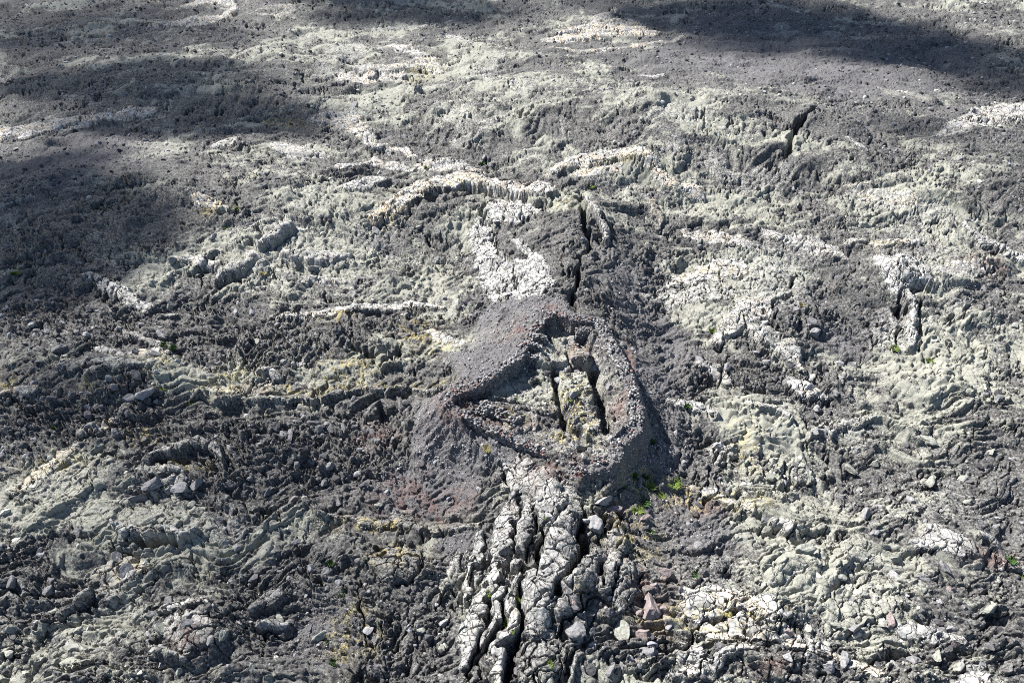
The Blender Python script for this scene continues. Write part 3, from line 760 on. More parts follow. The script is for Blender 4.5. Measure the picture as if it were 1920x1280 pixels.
def piece(name, Q, own, parent, org):
    """a closed-sided shell of ground quads; own = which grid cells belong to it"""
    qi, qj = Q
    V4 = quads[qi, qj]
    side = []
    for di, dj, e in ((-1, 0, (0, 1)), (0, 1, (1, 2)), (1, 0, (2, 3)), (0, -1, (3, 0))):
        s_ = ~own[qi + 1 + di, qj + 1 + dj]
        side.append(np.stack([V4[s_, e[0]], V4[s_, e[1]]], 1))
    side = np.concatenate(side)
    vs, inv = np.unique(np.concatenate([V4.ravel(), side.ravel()]), return_inverse=True)
    inv = inv.astype(np.int32)
    n = len(vs); Qn = inv[:V4.size].reshape(-1, 4); Sn = inv[V4.size:].reshape(-1, 2)
    sv, si = np.unique(Sn.ravel(), return_inverse=True)
    si = si.reshape(-1, 2) + n
    co = np.stack([X[vs], Y[vs], Z[vs]], 1)
    low = co[sv].copy(); low[:, 2] -= .45
    if org is None:
        org = co.mean(0); org[2] = co[:, 2].min()
    co = np.concatenate([co, low]) - org
    Sq = np.stack([Sn[:, 1], Sn[:, 0], si[:, 0], si[:, 1]], 1)
    me = mesh_np(name, co, np.concatenate([Qn, Sq]), LAVA)
    al = np.concatenate([vs, vs[sv]])
    add_col(me, 'cover', cover[al]); add_col(me, 'tint', tintv[al])
    o = link(name, me, parent)
    if parent is None: o.location = org
    return o, org
MARKS = []
npl = 0
for rid, f in enumerate(REGIONS, 1):
    pl = PLATES[rid]
    if not pl:
        print('empty region', f['label']); continue
    pc = np.array(f['pts']); MARKS.append((float(pc[:, 0].mean()), float(pc[:, 1].mean()), f['label']))
    own = np.zeros(fp.shape, bool)
    if len(pl) == 1:
        v = pl[0]; own[v[:, 0] + 1, v[:, 1] + 1] = True
        o, _ = piece(f['name'], (v[:, 0], v[:, 1]), own, None, None)
    else:
        al_ = np.concatenate(pl); vi = quads[al_[:, 0], al_[:, 1]].ravel()
        org = np.array([X[vi].mean(), Y[vi].mean(), Z[vi].min()])
        o = bpy.data.objects.new(f['name'], None); COL.objects.link(o); o.location = org
        for v in pl:
            own[:] = False; own[v[:, 0] + 1, v[:, 1] + 1] = True
            piece('crust_plate', (v[:, 0], v[:, 1]), own, o, org); npl += 1
    tag(o, f['label'], f['cat'], None, 'thing')
print('crust plates', npl)
# height lookup on the dense part
ZD = Z.reshape(nr, nc); XD = X.reshape(nr, nc); YD = Y.reshape(nr, nc)
def ground_z(x, y):
    v = np.interp(y, yrow_all, np.arange(nr))
    h = np.interp(y, yrow_all, hw_all)
    c = np.interp(x / h, ucols, np.arange(nc))
    i = np.clip(np.floor(v).astype(int), 0, nr - 2); j = np.clip(np.floor(c).astype(int), 0, nc - 2)
    a = v - i; b_ = c - j
    return (ZD[i, j] * (1 - a) + ZD[i + 1, j] * a) * (1 - b_) + (ZD[i, j + 1] * (1 - a) + ZD[i + 1, j + 1] * a) * b_

# ------------------------------------------------------------------ stones
def stone_mesh(name, seed, sub, mat, squash=(1, 1, .75), rough=False):
    import bmesh
    bm = bmesh.new()
    bmesh.ops.create_icosphere(bm, subdivisions=sub, radius=1)
    r = random.Random(seed)
    cuts = []
    for k in range(14):
        d = Vector((r.gauss(0, 1), r.gauss(0, 1), r.gauss(0, .6 if rough else 1))).normalized()
        cuts.append((d, r.uniform(.34, .72) if rough else r.uniform(.42, .85)))
    ph = [r.uniform(0, 9) for k in range(6)]
    for v in bm.verts:
        p = v.co
        for d, t in cuts:
            e = p.dot(d) - t
            if e > 0: p = p - d * e * .97
        w = 1 + .06 * math.sin(p.x * 5 + ph[0]) * math.sin(p.y * 6 + ph[1]) + .05 * math.sin(p.z * 7 + ph[2] + p.x * 4)
        if rough: w += .10 * math.sin(p.x * 11 + ph[3]) * math.sin(p.y * 12 + ph[4]) * math.sin(p.z * 13 + ph[5]) + r.uniform(-.035, .035)
        v.co = Vector((p.x * squash[0], p.y * squash[1], p.z * squash[2])) * w
    me = bpy.data.meshes.new(name)
    bm.to_mesh(me); bm.free()
    me.materials.append(mat)
    return me
STCOL = bpy.data.collections.new('stone_shapes')
for k in range(10):
    r = random.Random(100 + k)
    o = bpy.data.objects.new('stone_shape', stone_mesh('stone_shape', 100 + k, 2, STONE_I, (1, r.uniform(.6, .95), r.uniform(.5, .8))))
    STCOL.objects.link(o)

def scatter_object(name, pos, rot, scl, tone, label):
    me = bpy.data.meshes.new(name)
    n = len(pos)
    me.vertices.add(n); me.vertices.foreach_set('co', np.asarray(pos, np.float32).ravel())
    for an, ty, arr, key in (('rot', 'FLOAT_VECTOR', rot, 'vector'), ('scl', 'FLOAT', scl, 'value')):
        a = me.attributes.new(an, ty, 'POINT'); a.data.foreach_set(key, np.asarray(arr, np.float32).ravel())
    a = me.attributes.new('pick', 'INT', 'POINT'); a.data.foreach_set('value', rng.integers(0, 10, n).astype(np.int32))
    c = np.ones((n, 4), np.float32); c[:, :3] = tone
    a = me.attributes.new('tone', 'FLOAT_COLOR', 'POINT'); a.data.foreach_set('color', c.ravel())
    o = link(name, me)
    ng = bpy.data.node_groups.new(name, 'GeometryNodeTree')
    ng.interface.new_socket('Geometry', in_out='INPUT', socket_type='NodeSocketGeometry')
    ng.interface.new_socket('Geometry', in_out='OUTPUT', socket_type='NodeSocketGeometry')
    gi = ng.nodes.new('NodeGroupInput'); go = ng.nodes.new('NodeGroupOutput')
    ci = ng.nodes.new('GeometryNodeCollectionInfo'); ci.inputs['Collection'].default_value = STCOL
    ci.inputs['Separate Children'].default_value = True; ci.inputs['Reset Children'].default_value = True
    ip = ng.nodes.new('GeometryNodeInstanceOnPoints'); ip.inputs['Pick Instance'].default_value = True
    def na(nm, ty):
        q = ng.nodes.new('GeometryNodeInputNamedAttribute'); q.data_type = ty; q.inputs['Name'].default_value = nm
        return q.outputs['Attribute']
    e2r = ng.nodes.new('FunctionNodeEulerToRotation')
    L = ng.links.new
    L(na('rot', 'FLOAT_VECTOR'), e2r.inputs[0])
    L(gi.outputs[0], ip.inputs['Points']); L(ci.outputs[0], ip.inputs['Instance'])
    L(na('pick', 'INT'), ip.inputs['Instance Index']); L(e2r.outputs[0], ip.inputs['Rotation']); L(na('scl', 'FLOAT'), ip.inputs['Scale'])
    L(ip.outputs[0], go.inputs[0])
    md = o.modifiers.new('stones', 'NODES'); md.node_group = ng
    tag(o, label, None, None, 'stuff')
    return o

def field_sample(n, seed):
    g = np.random.default_rng(seed)
    i = g.uniform(8, nr - 9.01, n); j = g.uniform(8, nc - 9.01, n)
    a = np.floor(i).astype(int); b_ = np.floor(j).astype(int); s = (i - a); t = (j - b_)
    k = a * nc + b_
    w = [(k, (1 - s) * (1 - t)), (k + 1, (1 - s) * t), (k + nc, s * (1 - t)), (k + nc + 1, s * t)]
    f = lambda A: sum(A[q] * ww for q, ww in w)
    return f(X), f(Y), f(Z), k, g
def tones(k, g, n):
    t = g.uniform(0, 1, n) ** 1.3
    base = np.stack([.05 + .22 * t ** 2, .048 + .216 * t ** 2, .05 + .215 * t ** 2], 1)
    li = g.uniform(0, 1, n) < np.clip(lichen[k] * .75 - .05, 0, .8)
    lc = np.array([.33, .325, .28]) * g.uniform(.65, 1.3, (n, 1))
    gcol = np.array([.30, .29, .285]) * g.uniform(.6, 1.2, (n, 1))
    lc = np.where((g.uniform(0, 1, n) < .35)[:, None], gcol, lc)
    base = np.where(li[:, None], lc, base)
    rr = np.clip(rd[k], 0, 1)[:, None] * .5
    base = base * (1 - rr) + np.array([.16, .088, .072]) * rr * g.uniform(.7, 1.3, (n, 1))
    pp = (PALE[k] * SM[k])[:, None] * .5
    return base * (1 - pp) + np.array([.38, .37, .35]) * pp
# clinker over the rough ground
n = 170000
x, y, z, k, g = field_sample(n, 21)
dist = np.sqrt(x * x + y * y + CAMZ ** 2)
mpx = dist / 682.7
rad = np.clip(mpx * .62 * (1 - g.uniform(0, 1, n)) ** (-.45), .04, .5)
rad = np.minimum(rad, mpx * 6)
keep = g.uniform(0, 1, n) < (1 - SM[k] * .93) * (1 - .75 * gravel[k]) * np.where(INS[k] > .5, .8, 1) * np.clip(.12 + .88 * np.where(INS[k] > .5, .8, RUB[k]) + .3 * sstep(85, 125, dist), 0, 1)
keep &= (CRK[k] < .3) | (g.uniform(0, 1, n) < .25)
x, y, z, k, rad = x[keep], y[keep], z[keep], k[keep], rad[keep]; n = len(x)
scatter_object('clinker', np.stack([x, y, z - rad * .05], 1), g.uniform(-3.2, 3.2, (n, 3)) * np.array([.3, .3, 1]), rad, tones(k, g, n), 'loose grey clinker strewn over the lava field')
print('clinker', n)
# fine rubble of the banks and cinder slopes
n = 260000
x, y, z, k, g = field_sample(n, 22)
keep = (BANK[k] > .3) | ((gravel[k] > .3) & (g.uniform(0, 1, n) < .25)) | ((INS[k] > .5) & (g.uniform(0, 1, n) < .25))
x, y, z, k = x[keep], y[keep], z[keep], k[keep]; n = len(x)
dist = np.sqrt(x * x + y * y + CAMZ ** 2)
rad = np.clip(.045 * (1 - g.uniform(0, 1, n)) ** (-.28), .04, .16)
dark_bank_shade = sstep(.4, .9, blobs_at([(880, 810, 90, 40), (1240, 760, 60, 90)], x, y))  # dark lower-left bank; shade of the right outer slope painted into stone tone
tn = np.array([.20, .194, .192]) * g.uniform(.45, 1.9, (n, 1))
rr = np.clip(rd[k], 0, 1)[:, None] * .5
tn = tn * (1 - .55 * dark_bank_shade[:, None])
tn = tn * (1 - rr) + np.array([.15, .085, .07]) * rr * g.uniform(.5, 1.6, (n, 1))
lf = (lichen[k] * BANK[k] > g.uniform(.2, 1.2, n))[:, None]
tn = np.where(lf, np.array([.36, .355, .32]) * g.uniform(.6, 1.1, (n, 1)), tn)
scatter_object('rubble_bank', np.stack([x, y, z + rad * .3], 1), g.uniform(-3.2, 3.2, (n, 3)), rad, tn, 'small broken stones banked round the walled enclosure')
print('rubble', n)

# ------------------------------------------------------------------ the dry stone enclosure
ICO = None
def ico_base():
    import bmesh
    bm = bmesh.new(); bmesh.ops.create_icosphere(bm, subdivisions=1, radius=1)
    v = np.array([list(q.co) for q in bm.verts]); f = np.array([[q.index for q in p.verts] for p in bm.faces]); bm.free()
    return v, f
IV, IF = ico_base()
def stones_to_mesh(name, items, mat):
    """items: centre, half sizes (3), yaw, tone"""
    g = np.random.default_rng(len(items))
    V = []; F = []; T = []
    for q, (c, s, yaw, tone) in enumerate(items):
        p = IV * (1 + g.uniform(-.22, .22, (len(IV), 1)))
        p = np.sign(p) * np.abs(p) ** .5 * np.array(s)
        cy, sy = math.cos(yaw), math.sin(yaw)
        p = np.stack([p[:, 0] * cy - p[:, 1] * sy, p[:, 0] * sy + p[:, 1] * cy, p[:, 2]], 1) + np.array(c)
        V.append(p); F.append(IF + len(IV) * q); T.append(np.repeat([tone], len(IV), 0))
    me = mesh_np(name, np.concatenate(V), None, mat, np.concatenate(F))
    add_col(me, 'tone', np.concatenate(T))
    return me
def lerp_path(pts, s):
    pts = np.array(pts); seg = np.linalg.norm(np.diff(pts[:, :2], axis=0), axis=1); cum = np.concatenate([[0], np.cumsum(seg)])
    i = min(max(np.searchsorted(cum, s) - 1, 0), len(seg) - 1)
    t = (s - cum[i]) / max(seg[i], 1e-6)
    d = (pts[i + 1] - pts[i])[:2] / max(seg[i], 1e-6)
    return pts[i] + (pts[i + 1] - pts[i]) * t, d, cum[-1]
def wall_items(path, thick, height, out, st=.17, redness=0., pale=0., seed=1):
    """path of (x, y, z_top); stones on both faces and the top; out = +1/-1 side on which the thickness lies"""
    g = np.random.default_rng(seed)
    _, _, L = lerp_path(path, 0)
    items = []
    nz = max(1, int(height / (st * .75)))
    s = 0.0
    while s < L:
        for kz in range(nz + 1):
            for face in range(3 if kz == nz else 2):
                q, d, _ = lerp_path(path, min(s + g.uniform(0, st * 1.05), L))
                nrm = np.array([-d[1], d[0]]) * out
                off = (.08, thick - .08, thick / 2)[face]
                rag = .13 * math.sin(s * 2.3 + seed) + .09 * math.sin(s * 5.1 + 2 * seed) + g.uniform(-.05, .05)
                zz = q[2] + rag - (nz - kz) * st * .75
                off += 0 if kz < nz else g.uniform(-.12, .12)
                c = [q[0] + nrm[0] * (off + g.uniform(-.04, .04)), q[1] + nrm[1] * (off + g.uniform(-.04, .04)), zz - st * .3]
                m_ = g.uniform(.75, 1.25); hs = [m_ * st * g.uniform(.45, .8), m_ * st * g.uniform(.4, .65), m_ * st * g.uniform(.35, .55)]
                b_ = g.uniform(.6, 1.35)
                tone = np.array([.17, .163, .163]) * b_
                if g.uniform() < redness: tone = np.array([.15, .098, .088]) * b_
                elif g.uniform() < pale: tone = np.array([.27, .263, .25]) * g.uniform(.7, 1.15)
                items.append((c, hs, math.atan2(d[1], d[0]) + g.uniform(-.3, .3), tone))
        s += st * 1.05
    return items
encl = bpy.data.objects.new('stone_enclosure', None); COL.objects.link(encl)
ctr = at(1040, 740, 2.8); encl.location = (ctr[0], ctr[1], 2.8)
tag(encl, 'ruined kite-shaped dry stone enclosure on the lava ridge', 'stone enclosure')
W3 = [np.array([p[0], p[1], h]) for p, h in zip(WP, WH)]
W3c = W3 + [W3[0]]
def wall_part(name, path, *a, **k):
    it = wall_items(path, *a, **k)
    it = [((c[0] - ctr[0], c[1] - ctr[1], c[2] - 2.8), s, y_, t) for c, s, y_, t in it]
    o = link(name, stones_to_mesh(name, it, STONE_V), encl)
    o['kind'] = 'stuff'
    return o
# polygon runs clockwise seen from above (right wall goes down the picture), outside is on its left
area = sum(WP[i][0] * WP[(i + 1) % len(WP)][1] - WP[(i + 1) % len(WP)][0] * WP[i][1] for i in range(len(WP)))
OUT = 1 if area < 0 else -1
secs = [('rear_wall', 0, 4, .6, 1.3, .3, .0), ('right_wall', 4, 12, .8, 1.6, .06, .3), ('end_wall', 12, 14, .6, 1.0, .15, .3), ('threshold_wall', 14, 17, .6, .5, .3, .15),  # right wall: higher pale share puts its sunlit face into stone colour
        ('front_wall', 17, 20, .6, 1.1, .25, .05), ('corner_wall', 20, 23, .7, 1.7, .2, .05), ('left_wall', 23, 28, .7, 1.6, .1, .15), ('left_wall', 28, 29, .6, 1.2, .2, .1)]
for nm, a, b_, th, hh, rdn, pl in secs:
    wall_part(nm, W3c[a:b_ + 1], th, hh, OUT, redness=rdn, pale=pl, seed=a + 3)
def short_wall(p, q, zt, th, hh, nm='partition_wall', st=.14, **k):
    A = at(*p, zt); B = at(*q, zt)
    wall_part(nm, [np.array([*A, zt]), np.array([*B, zt])], th, hh, 1, st=st, seed=int(p[0]), **k)
short_wall((992, 631), (1024, 633), 4.2, .34, 1.4, pale=.45)  # pale share puts the lit tops of the partitions into stone colour
short_wall((986, 648), (1016, 651), 4.1, .34, 1.4, pale=.45)
short_wall((977, 664), (1007, 668), 4.0, .34, 1.3, pale=.45)
short_wall((904, 776), (928, 760), 3.95, .8, 1.2, pale=.3)
short_wall((932, 782), (950, 770), 3.8, .7, 1.0, pale=.3)
short_wall((958, 793), (978, 781), 3.7, .6, .9, pale=.3)
short_wall((1080, 621), (1114, 621), 3.9, .55, 1.1, pale=.3)
short_wall((1046, 592), (1074, 596), 4.35, .5, .8, redness=.5)
short_wall((1078, 886), (1100, 880), 3.6, 1.0, .9, 'corner_pillar', redness=.3)

# ------------------------------------------------------------------ single boulders
BM = [stone_mesh('lava_boulder', 300 + k, 3, STONE_O, (1, random.Random(k).uniform(.6, .95), random.Random(k + 50).uniform(.6, .9)), True) for k in range(8)]
def boulder(px, py, sx, sy, tone, label, group=None, yaw=None, name='lava_boulder', cat='boulder', hz=None, sink=.15, seed=0):
    c = G(px, py)
    z0 = float(ground_z(np.array([c[0]]), np.array([c[1]]))[0])
    c = at(px, py, z0 + .1)
    z0 = float(ground_z(np.array([c[0]]), np.array([c[1]]))[0])
    mp = math.sqrt(c[0] ** 2 + c[1] ** 2 + CAMZ ** 2) / FPX
    o = bpy.data.objects.new(name, BM[seed % 8]); COL.objects.link(o)
    rx, ry = sx * mp / 2, sy * mp / 2 * 1.15
    rz = hz if hz else min(rx, ry) * .9
    o.scale = (rx * 1.4, ry * 1.4, rz * 1.5)
    o.rotation_euler = (random.uniform(-.15, .15), random.uniform(-.15, .15), yaw if yaw is not None else random.uniform(-.4, .4))
    o.location = (c[0], c[1], z0 + rz * (.35 - sink))
    o['tone'] = (*tone, 1.0)
    tag(o, label, cat, group)
    return o
GREY = (.17, .165, .165); PINK = (.20, .165, .158); GREEN = (.215, .215, .185); PALEC = (.24, .235, .23); DK = (.11, .107, .11)
single = [
    (1221, 1148, 42, 52, PINK, 'big pinkish broken block among the rubble right of the ribs'),
    (1165, 1186, 26, 46, GREEN, 'upright pale greenish block left of the big pinkish block'),
    (1208, 1190, 40, 26, PINK, 'pinkish block directly below the big pinkish block'),
    (1214, 1222, 42, 28, GREY, 'grey tilted block at the lower right of the ribs'),
    (1225, 1208, 24, 18, (.22, .22, .25), 'small bluish grey stone on the tilted block'),
    (1083, 1184, 30, 40, GREY, 'rounded grey boulder below the central cleft'),
    (1112, 985, 26, 44, PALEC, 'pale upright block standing in the central cleft'),
    (1095, 1012, 18, 14, PALEC, 'small pale stone wedged in the central cleft'),
    (1132, 1040, 18, 20, PINK, 'pinkish stone right of the central cleft'),
    (1245, 1075, 26, 18, PINK, 'pinkish stone topping the reddish rock heap'),
    (1228, 1096, 22, 18, PINK, 'pinkish stone low on the reddish rock heap'),
    (1200, 1145, 16, 14, PINK, 'small pinkish stone left of the big pinkish block'),
    (865, 1135, 22, 9, GREEN, 'flat pale stone on the slope left of the ribs'),
    (790, 1180, 14, 13, GREEN, 'pale rounded stone, left of a pair on the lower slope'),
    (765, 1178, 14, 15, (.24, .24, .26), 'grey upright stone on the lower slope'),
    (830, 1166, 16, 16, PALEC, 'whitish stone above a greenish one on the lower slope'),
    (834, 1186, 9, 16, GREEN, 'narrow greenish stone below the whitish one'),
    (827, 1211, 12, 18, GREEN, 'lowest pale stone on the lower slope left of the ribs'),
    (880, 1108, 20, 8, GREEN, 'flat greenish stone beside the outermost rib'),
    (725, 922, 12, 12, PALEC, 'pale stone lying on the dark cinder slope'),
    (843, 933, 12, 10, (.18, .18, .20), 'bluish grey stone on the reddish cinder slope'),
    (711, 949, 14, 12, GREEN, 'greenish pale stone at the foot of the cinder slope'),
    (240, 748, 26, 20, GREY, 'grey block piled among the folds at the far left'),
    (272, 744, 30, 30, PALEC, 'tall pale grey block beside the piled folds at the far left'),
    (292, 735, 14, 24, GREY, 'narrow block leaning on the tall pale grey block'),
    (335, 910, 30, 20, PALEC, 'pale block under the arched rim'),
    (372, 905, 20, 34, GREY, 'tall grey block right of the pale block under the arched rim'),
    (285, 908, 44, 26, GREY, 'wide grey block left of the pale block under the arched rim'),
    (265, 935, 40, 18, GREY, 'low grey block below the wide grey block'),
    (360, 945, 14, 18, GREEN, 'small pale block below the arched rim'),
    (1047, 702, 24, 20, GREY, 'grey boulder on the enclosure floor at the end of the left crack'),
    (1074, 668, 14, 18, PINK, 'pinkish stone standing on the step inside the enclosure'),
    (1145, 714, 18, 18, GREY, 'grey boulder against the right wall inside the enclosure'),
    (1112, 684, 14, 14, GREY, 'stone at the back edge of the right crack in the enclosure'),
    (1086, 886, 20, 12, (.22, .10, .075), 'red stone capping the front pillar of the enclosure'),
    (1200, 905, 8, 34, GREY, 'thin upright slab casting a dark shadow below the rubble bank'),
    (1135, 935, 46, 16, PALEC, 'long pale rock below the rubble bank'),
    (1150, 955, 36, 16, PINK, 'reddish rock below the long pale rock'),
    (1207, 972, 22, 12, PINK, 'brown stone lying below the green tussocks'),
    (990, 352, 18, 10, PINK, 'pinkish boulder above the right end of the bright rope'),
    (785, 178, 20, 16, GREY, 'dark block at the small scarp high on the slope'),
    (665, 200, 18, 14, PALEC, 'pale rounded block beside the high white path'),
    (1640, 870, 18, 14, GREEN, 'pale greenish block on the right rubble slope'),
    (1815, 940, 16, 12, GREEN, 'pale yellowish stone on the far right rubble'),
    (1680, 1050, 22, 14, GREEN, 'yellowish block left of the pinkish hump'),
    (1575, 1085, 20, 14, GREEN, 'bright yellowish stone on the lower right rubble'),
    (1503, 1035, 34, 22, GREEN, 'knobbly greenish boulder on the spine at the lower right'),
    (1855, 1140, 30, 16, GREEN, 'greenish yellow boulder at the lower right edge'),
    (1345, 848, 30, 22, PALEC, 'pale block on the slope right of the enclosure'),
    (480, 640, 18, 14, GREEN, 'greenish lump on the dark slope left of centre'),
    (552, 850, 16, 14, GREEN, 'pale yellowish knob on the dark rubble left of centre'),
    (618, 880, 18, 22, GREY, 'angular block on the dark rubble below centre left'),
    (555, 940, 20, 34, (.16, .14, .14), 'tall brownish block on the lower left rubble'),
    (545, 815, 8, 40, GREY, 'thin standing lava spine on the left rubble'),
]
for q, s in enumerate(single):
    boulder(*s[:5], s[5], seed=q)
zones = [  # x0, y0, x1, y1, count, tones, group
    (20, 960, 640, 1270, 28, (GREY, GREY, GREEN, DK), 'boulders of the lower left slope'),
    (420, 780, 720, 960, 16, (DK, GREY, DK), 'dark boulders left of the cinder slope'),
    (1420, 820, 1900, 1000, 18, (GREY, GREEN, GREEN), 'boulders of the right slope'),
    (1430, 1050, 1900, 1270, 26, (GREY, GREEN, PINK, PALEC), 'boulders of the lower right slope'),
    (1070, 1130, 1260, 1270, 14, (DK, GREY, PINK), 'boulders in the gully'),
    (300, 420, 860, 600, 26, (GREY, PALEC, GREEN), 'boulders of the bright left slope'),
    (1200, 600, 1640, 760, 14, (GREY, DK, PALEC), 'boulders right of the enclosure'),
    (20, 560, 420, 700, 12, (DK, GREY), 'boulders of the shaded left slope')]
TW = {GREY: 'grey', DK: 'dark', PINK: 'pinkish', GREEN: 'pale greenish', PALEC: 'pale'}
MARKS += [(s_[0], s_[1], s_[5]) for s_ in single]
used = set(); spots = [(s_[0], s_[1]) for s_ in single]
def own_label(px, py, tw, size):
    near = sorted(MARKS, key=lambda m_: (m_[0] - px) ** 2 + 2.2 * (m_[1] - py) ** 2)
    for mx_, my_, ml_ in near:
        if len(ml_.split()) > 9: continue
        dx_, dy_ = px - mx_, py - my_
        w = ('right of' if dx_ > 0 else 'left of') if abs(dx_) > 1.3 * abs(dy_) else ('below' if dy_ > 0 else 'above')
        lab = f'{size} {tw} boulder {w} the {ml_}'
        if lab not in used:
            used.add(lab); return lab
g = random.Random(5)
for x0, y0, x1, y1, cnt, tl, grp in zones:
    for q in range(cnt):
        t = g.choice(tl); m_ = g.uniform(.75, 1.2); s = g.uniform(10, 21) * (.7 + .3 * (y0 / 900))
        for tries in range(30):
            bx_, by_ = g.uniform(x0, x1), g.uniform(y0, y1)
            if all((bx_ - p[0]) ** 2 + (by_ - p[1]) ** 2 > 26 ** 2 for p in spots): break
        spots.append((bx_, by_))
        boulder(bx_, by_, s * g.uniform(.9, 1.5), s, tuple(v * m_ for v in t), own_label(bx_, by_, TW[t], 'small' if s < 14 else 'large'), grp, yaw=g.uniform(-3, 3), seed=g.randrange(8), sink=.45)
# ------------------------------------------------------------------ plants
def plant_mat(name, c1, c2):
    m, nt, bs = nodes(name)
    co = N(nt, 'ShaderNodeNewGeometry').outputs['Position']
    nt.links.new(mixc(nt, ramp(nt, noise(nt, co, 12, 3), .35, .65), c1, c2), bs.inputs['Base Color'])
    return m
MOSS = plant_mat('moss', c4(.06, .10, .02), c4(.15, .19, .04)); LEAF = plant_mat('leaf', c4(.035, .07, .022), c4(.07, .13, .035)); YMOSS = plant_mat('dry_moss', c4(.16, .15, .06), c4(.28, .24, .09))
def tuft_mesh(name, seed, nb, mat, lean):
    g = np.random.default_rng(seed)
    V = []; F = []
    for q in range(nb):
        a = g.uniform(0, math.tau); r = math.sqrt(g.uniform(0, 1)) * .7
        b0 = np.array([math.cos(a) * r, math.sin(a) * r, 0])
        d = np.array([math.cos(a) * lean * (r + .2), math.sin(a) * lean * (r + .2), 1.0]) + g.normal(0, .25, 3) * [1, 1, .2]
        L = g.uniform(.5, 1.0) * (1 - .4 * r); w = g.uniform(.06, .12)
        s = np.array([-math.sin(a + 1), math.cos(a + 1), 0]) * w
        m_ = b0 + d * L * .6; e = b0 + d * L + np.array([d[0], d[1], -.3]) * L * .25
        i = len(V)
        V += [b0 - s, b0 + s, m_ + s * .9, m_ - s * .9, e]
        F += [(i, i + 1, i + 2), (i, i + 2, i + 3), (i + 3, i + 2, i + 4)]
    return mesh_np(name, np.array(V), None, mat, np.array(F))
def cushion_mesh(name, seed, mat):
    g = np.random.default_rng(seed)
    me = tuft_mesh(name, seed, 260, mat, .9)
    return me
TUFT = [tuft_mesh('grass_tussock', k, 170, LEAF, .8) for k in range(3)]
CUSH = [tuft_mesh('moss_cushion', 10 + k, 260, MOSS, 1.2) for k in range(3)]
YCUSH = [tuft_mesh('dry_moss_cushion', 20 + k, 240, YMOSS, 1.2) for k in range(2)]
plants = [  # px, py, width, kind, label
    (1187, 886, 20, 't', 'bright green tussock at the lower edge of the rubble bank'),
    (1212, 893, 14, 't', 'green tussock beside the thin upright slab'),
    (1214, 908, 24, 'm', 'widest moss cushion below the rubble bank'),
    (1208, 940, 20, 't', 'green tussock in the middle of the slope below the rubble bank'),
    (1195, 954, 18, 'm', 'yellow green cushion lowest left of the tussock group'),
    (1218, 996, 18, 't', 'dull green tussock above the reddish rock heap'),
    (1168, 915, 12, 't', 'small tussock on the long pale rock'),
    (1265, 905, 20, 'm', 'yellow green moss streak right of the tussock group'),
    (1222, 830, 16, 't', 'faint green tussock on the rubble slope right of the enclosure'),
    (1240, 930, 14, 'm', 'moss cushion on the dark cinder right of the tussock group'),
    (1011, 1011, 10, 'm', 'moss cushion in the crack at the top of the widest rib'),
    (1020, 999, 6, 'm', 'tiny moss dot at the top of the widest rib'),
    (981, 1063, 12, 'm', 'moss cushion on the second rib'),
    (918, 1107, 11, 'm', 'moss cushion on the outermost rib'),
    (970, 1109, 10, 'm', 'moss cushion at the top of the yellowish rib'),
    (952, 1165, 14, 'm', 'largest moss cushion on the yellowish rib'),
    (961, 1181, 7, 'm', 'tiny moss dot below the largest rib cushion'),
    (919, 1187, 11, 'm', 'moss cushion low on the second rib'),
    (1030, 1246, 10, 'm', 'moss cushion on the large dark slab'),
    (1324, 1108, 14, 'm', 'bright green cushion on the white slab'),
    (1300, 1106, 14, 't', 'green tussock at the upper edge of the white slab'),
    (1360, 1138, 18, 'y', 'olive cushion beside the jagged crack'),
    (1302, 1078, 14, 't', 'dull tussock above the white slab'),
    (1675, 656, 13, 'm', 'green cushion left of the narrow standing slab foot'),
    (1743, 676, 13, 'm', 'green cushion right of the narrow standing slab foot'),
    (1490, 695, 8, 'm', 'small cushion on the rounded lobe'),
    (1338, 617, 18, 'm', 'flat green patch on the slope right of the enclosure'),
    (1500, 585, 12, 'y', 'faint moss patch right of the dark crack'),
    (1895, 1048, 16, 't', 'dark green tussock on the crust edge at the right'),
    (1916, 1082, 14, 'm', 'bright cushion at the right border'),
    (1288, 760, 14, 't', 'green tussock beside the pale slab end'),
    (446, 390, 10, 'm', 'lone bright green cushion on the left slope'),
    (424, 428, 10, 'm', 'cushion below the tan crust patch'),
    (493, 510, 12, 'y', 'dull cushion by the bright left lumps'),
    (28, 510, 14, 'm', 'cushion near the left border'),
    (306, 647, 12, 't', 'dark tussock at the folds of the far left'),
    (326, 656, 14, 't', 'tussock just right of the dark tussock at the folds'),
    (305, 725, 9, 'm', 'cushion beside the narrow leaning block'),
    (360, 755, 11, 'm', 'cushion at the left end of the low straight ridge'),
    (620, 1060, 14, 't', 'dark green tussock on the lower left slope'),
    (640, 1108, 12, 't', 'tussock below the dark green one on the lower left slope'),
    (623, 1240, 14, 't', 'tussock near the bottom edge on the left'),
    (613, 1202, 8, 't', 'small tussock among orange lichen at the bottom'),
    (105, 800, 13, 't', 'wide dull green tussock on the far left slope'),
    (1008, 622, 10, 't', 'green tuft inside the rear corner of the enclosure'),
    (1010, 716, 9, 't', 'green tuft in the middle of the enclosure floor'),
    (966, 747, 9, 't', 'green tuft in the left part of the enclosure floor'),
    (1068, 746, 9, 'm', 'green tuft between the two floor cracks'),
    (1056, 741, 8, 't', 'green tuft at the lip of the left floor crack'),
    (912, 838, 14, 'y', 'yellowish moss below the front wall of the enclosure'),
    (915, 856, 12, 'y', 'lower yellowish moss below the front wall'),
    (905, 318, 10, 't', 'green tuft above the bright rope'),
    (800, 311, 10, 'm', 'green tuft left above the bright rope'),
    (1108, 356, 10, 'm', 'green tuft at the top of the crevice'),
]
g = random.Random(9)
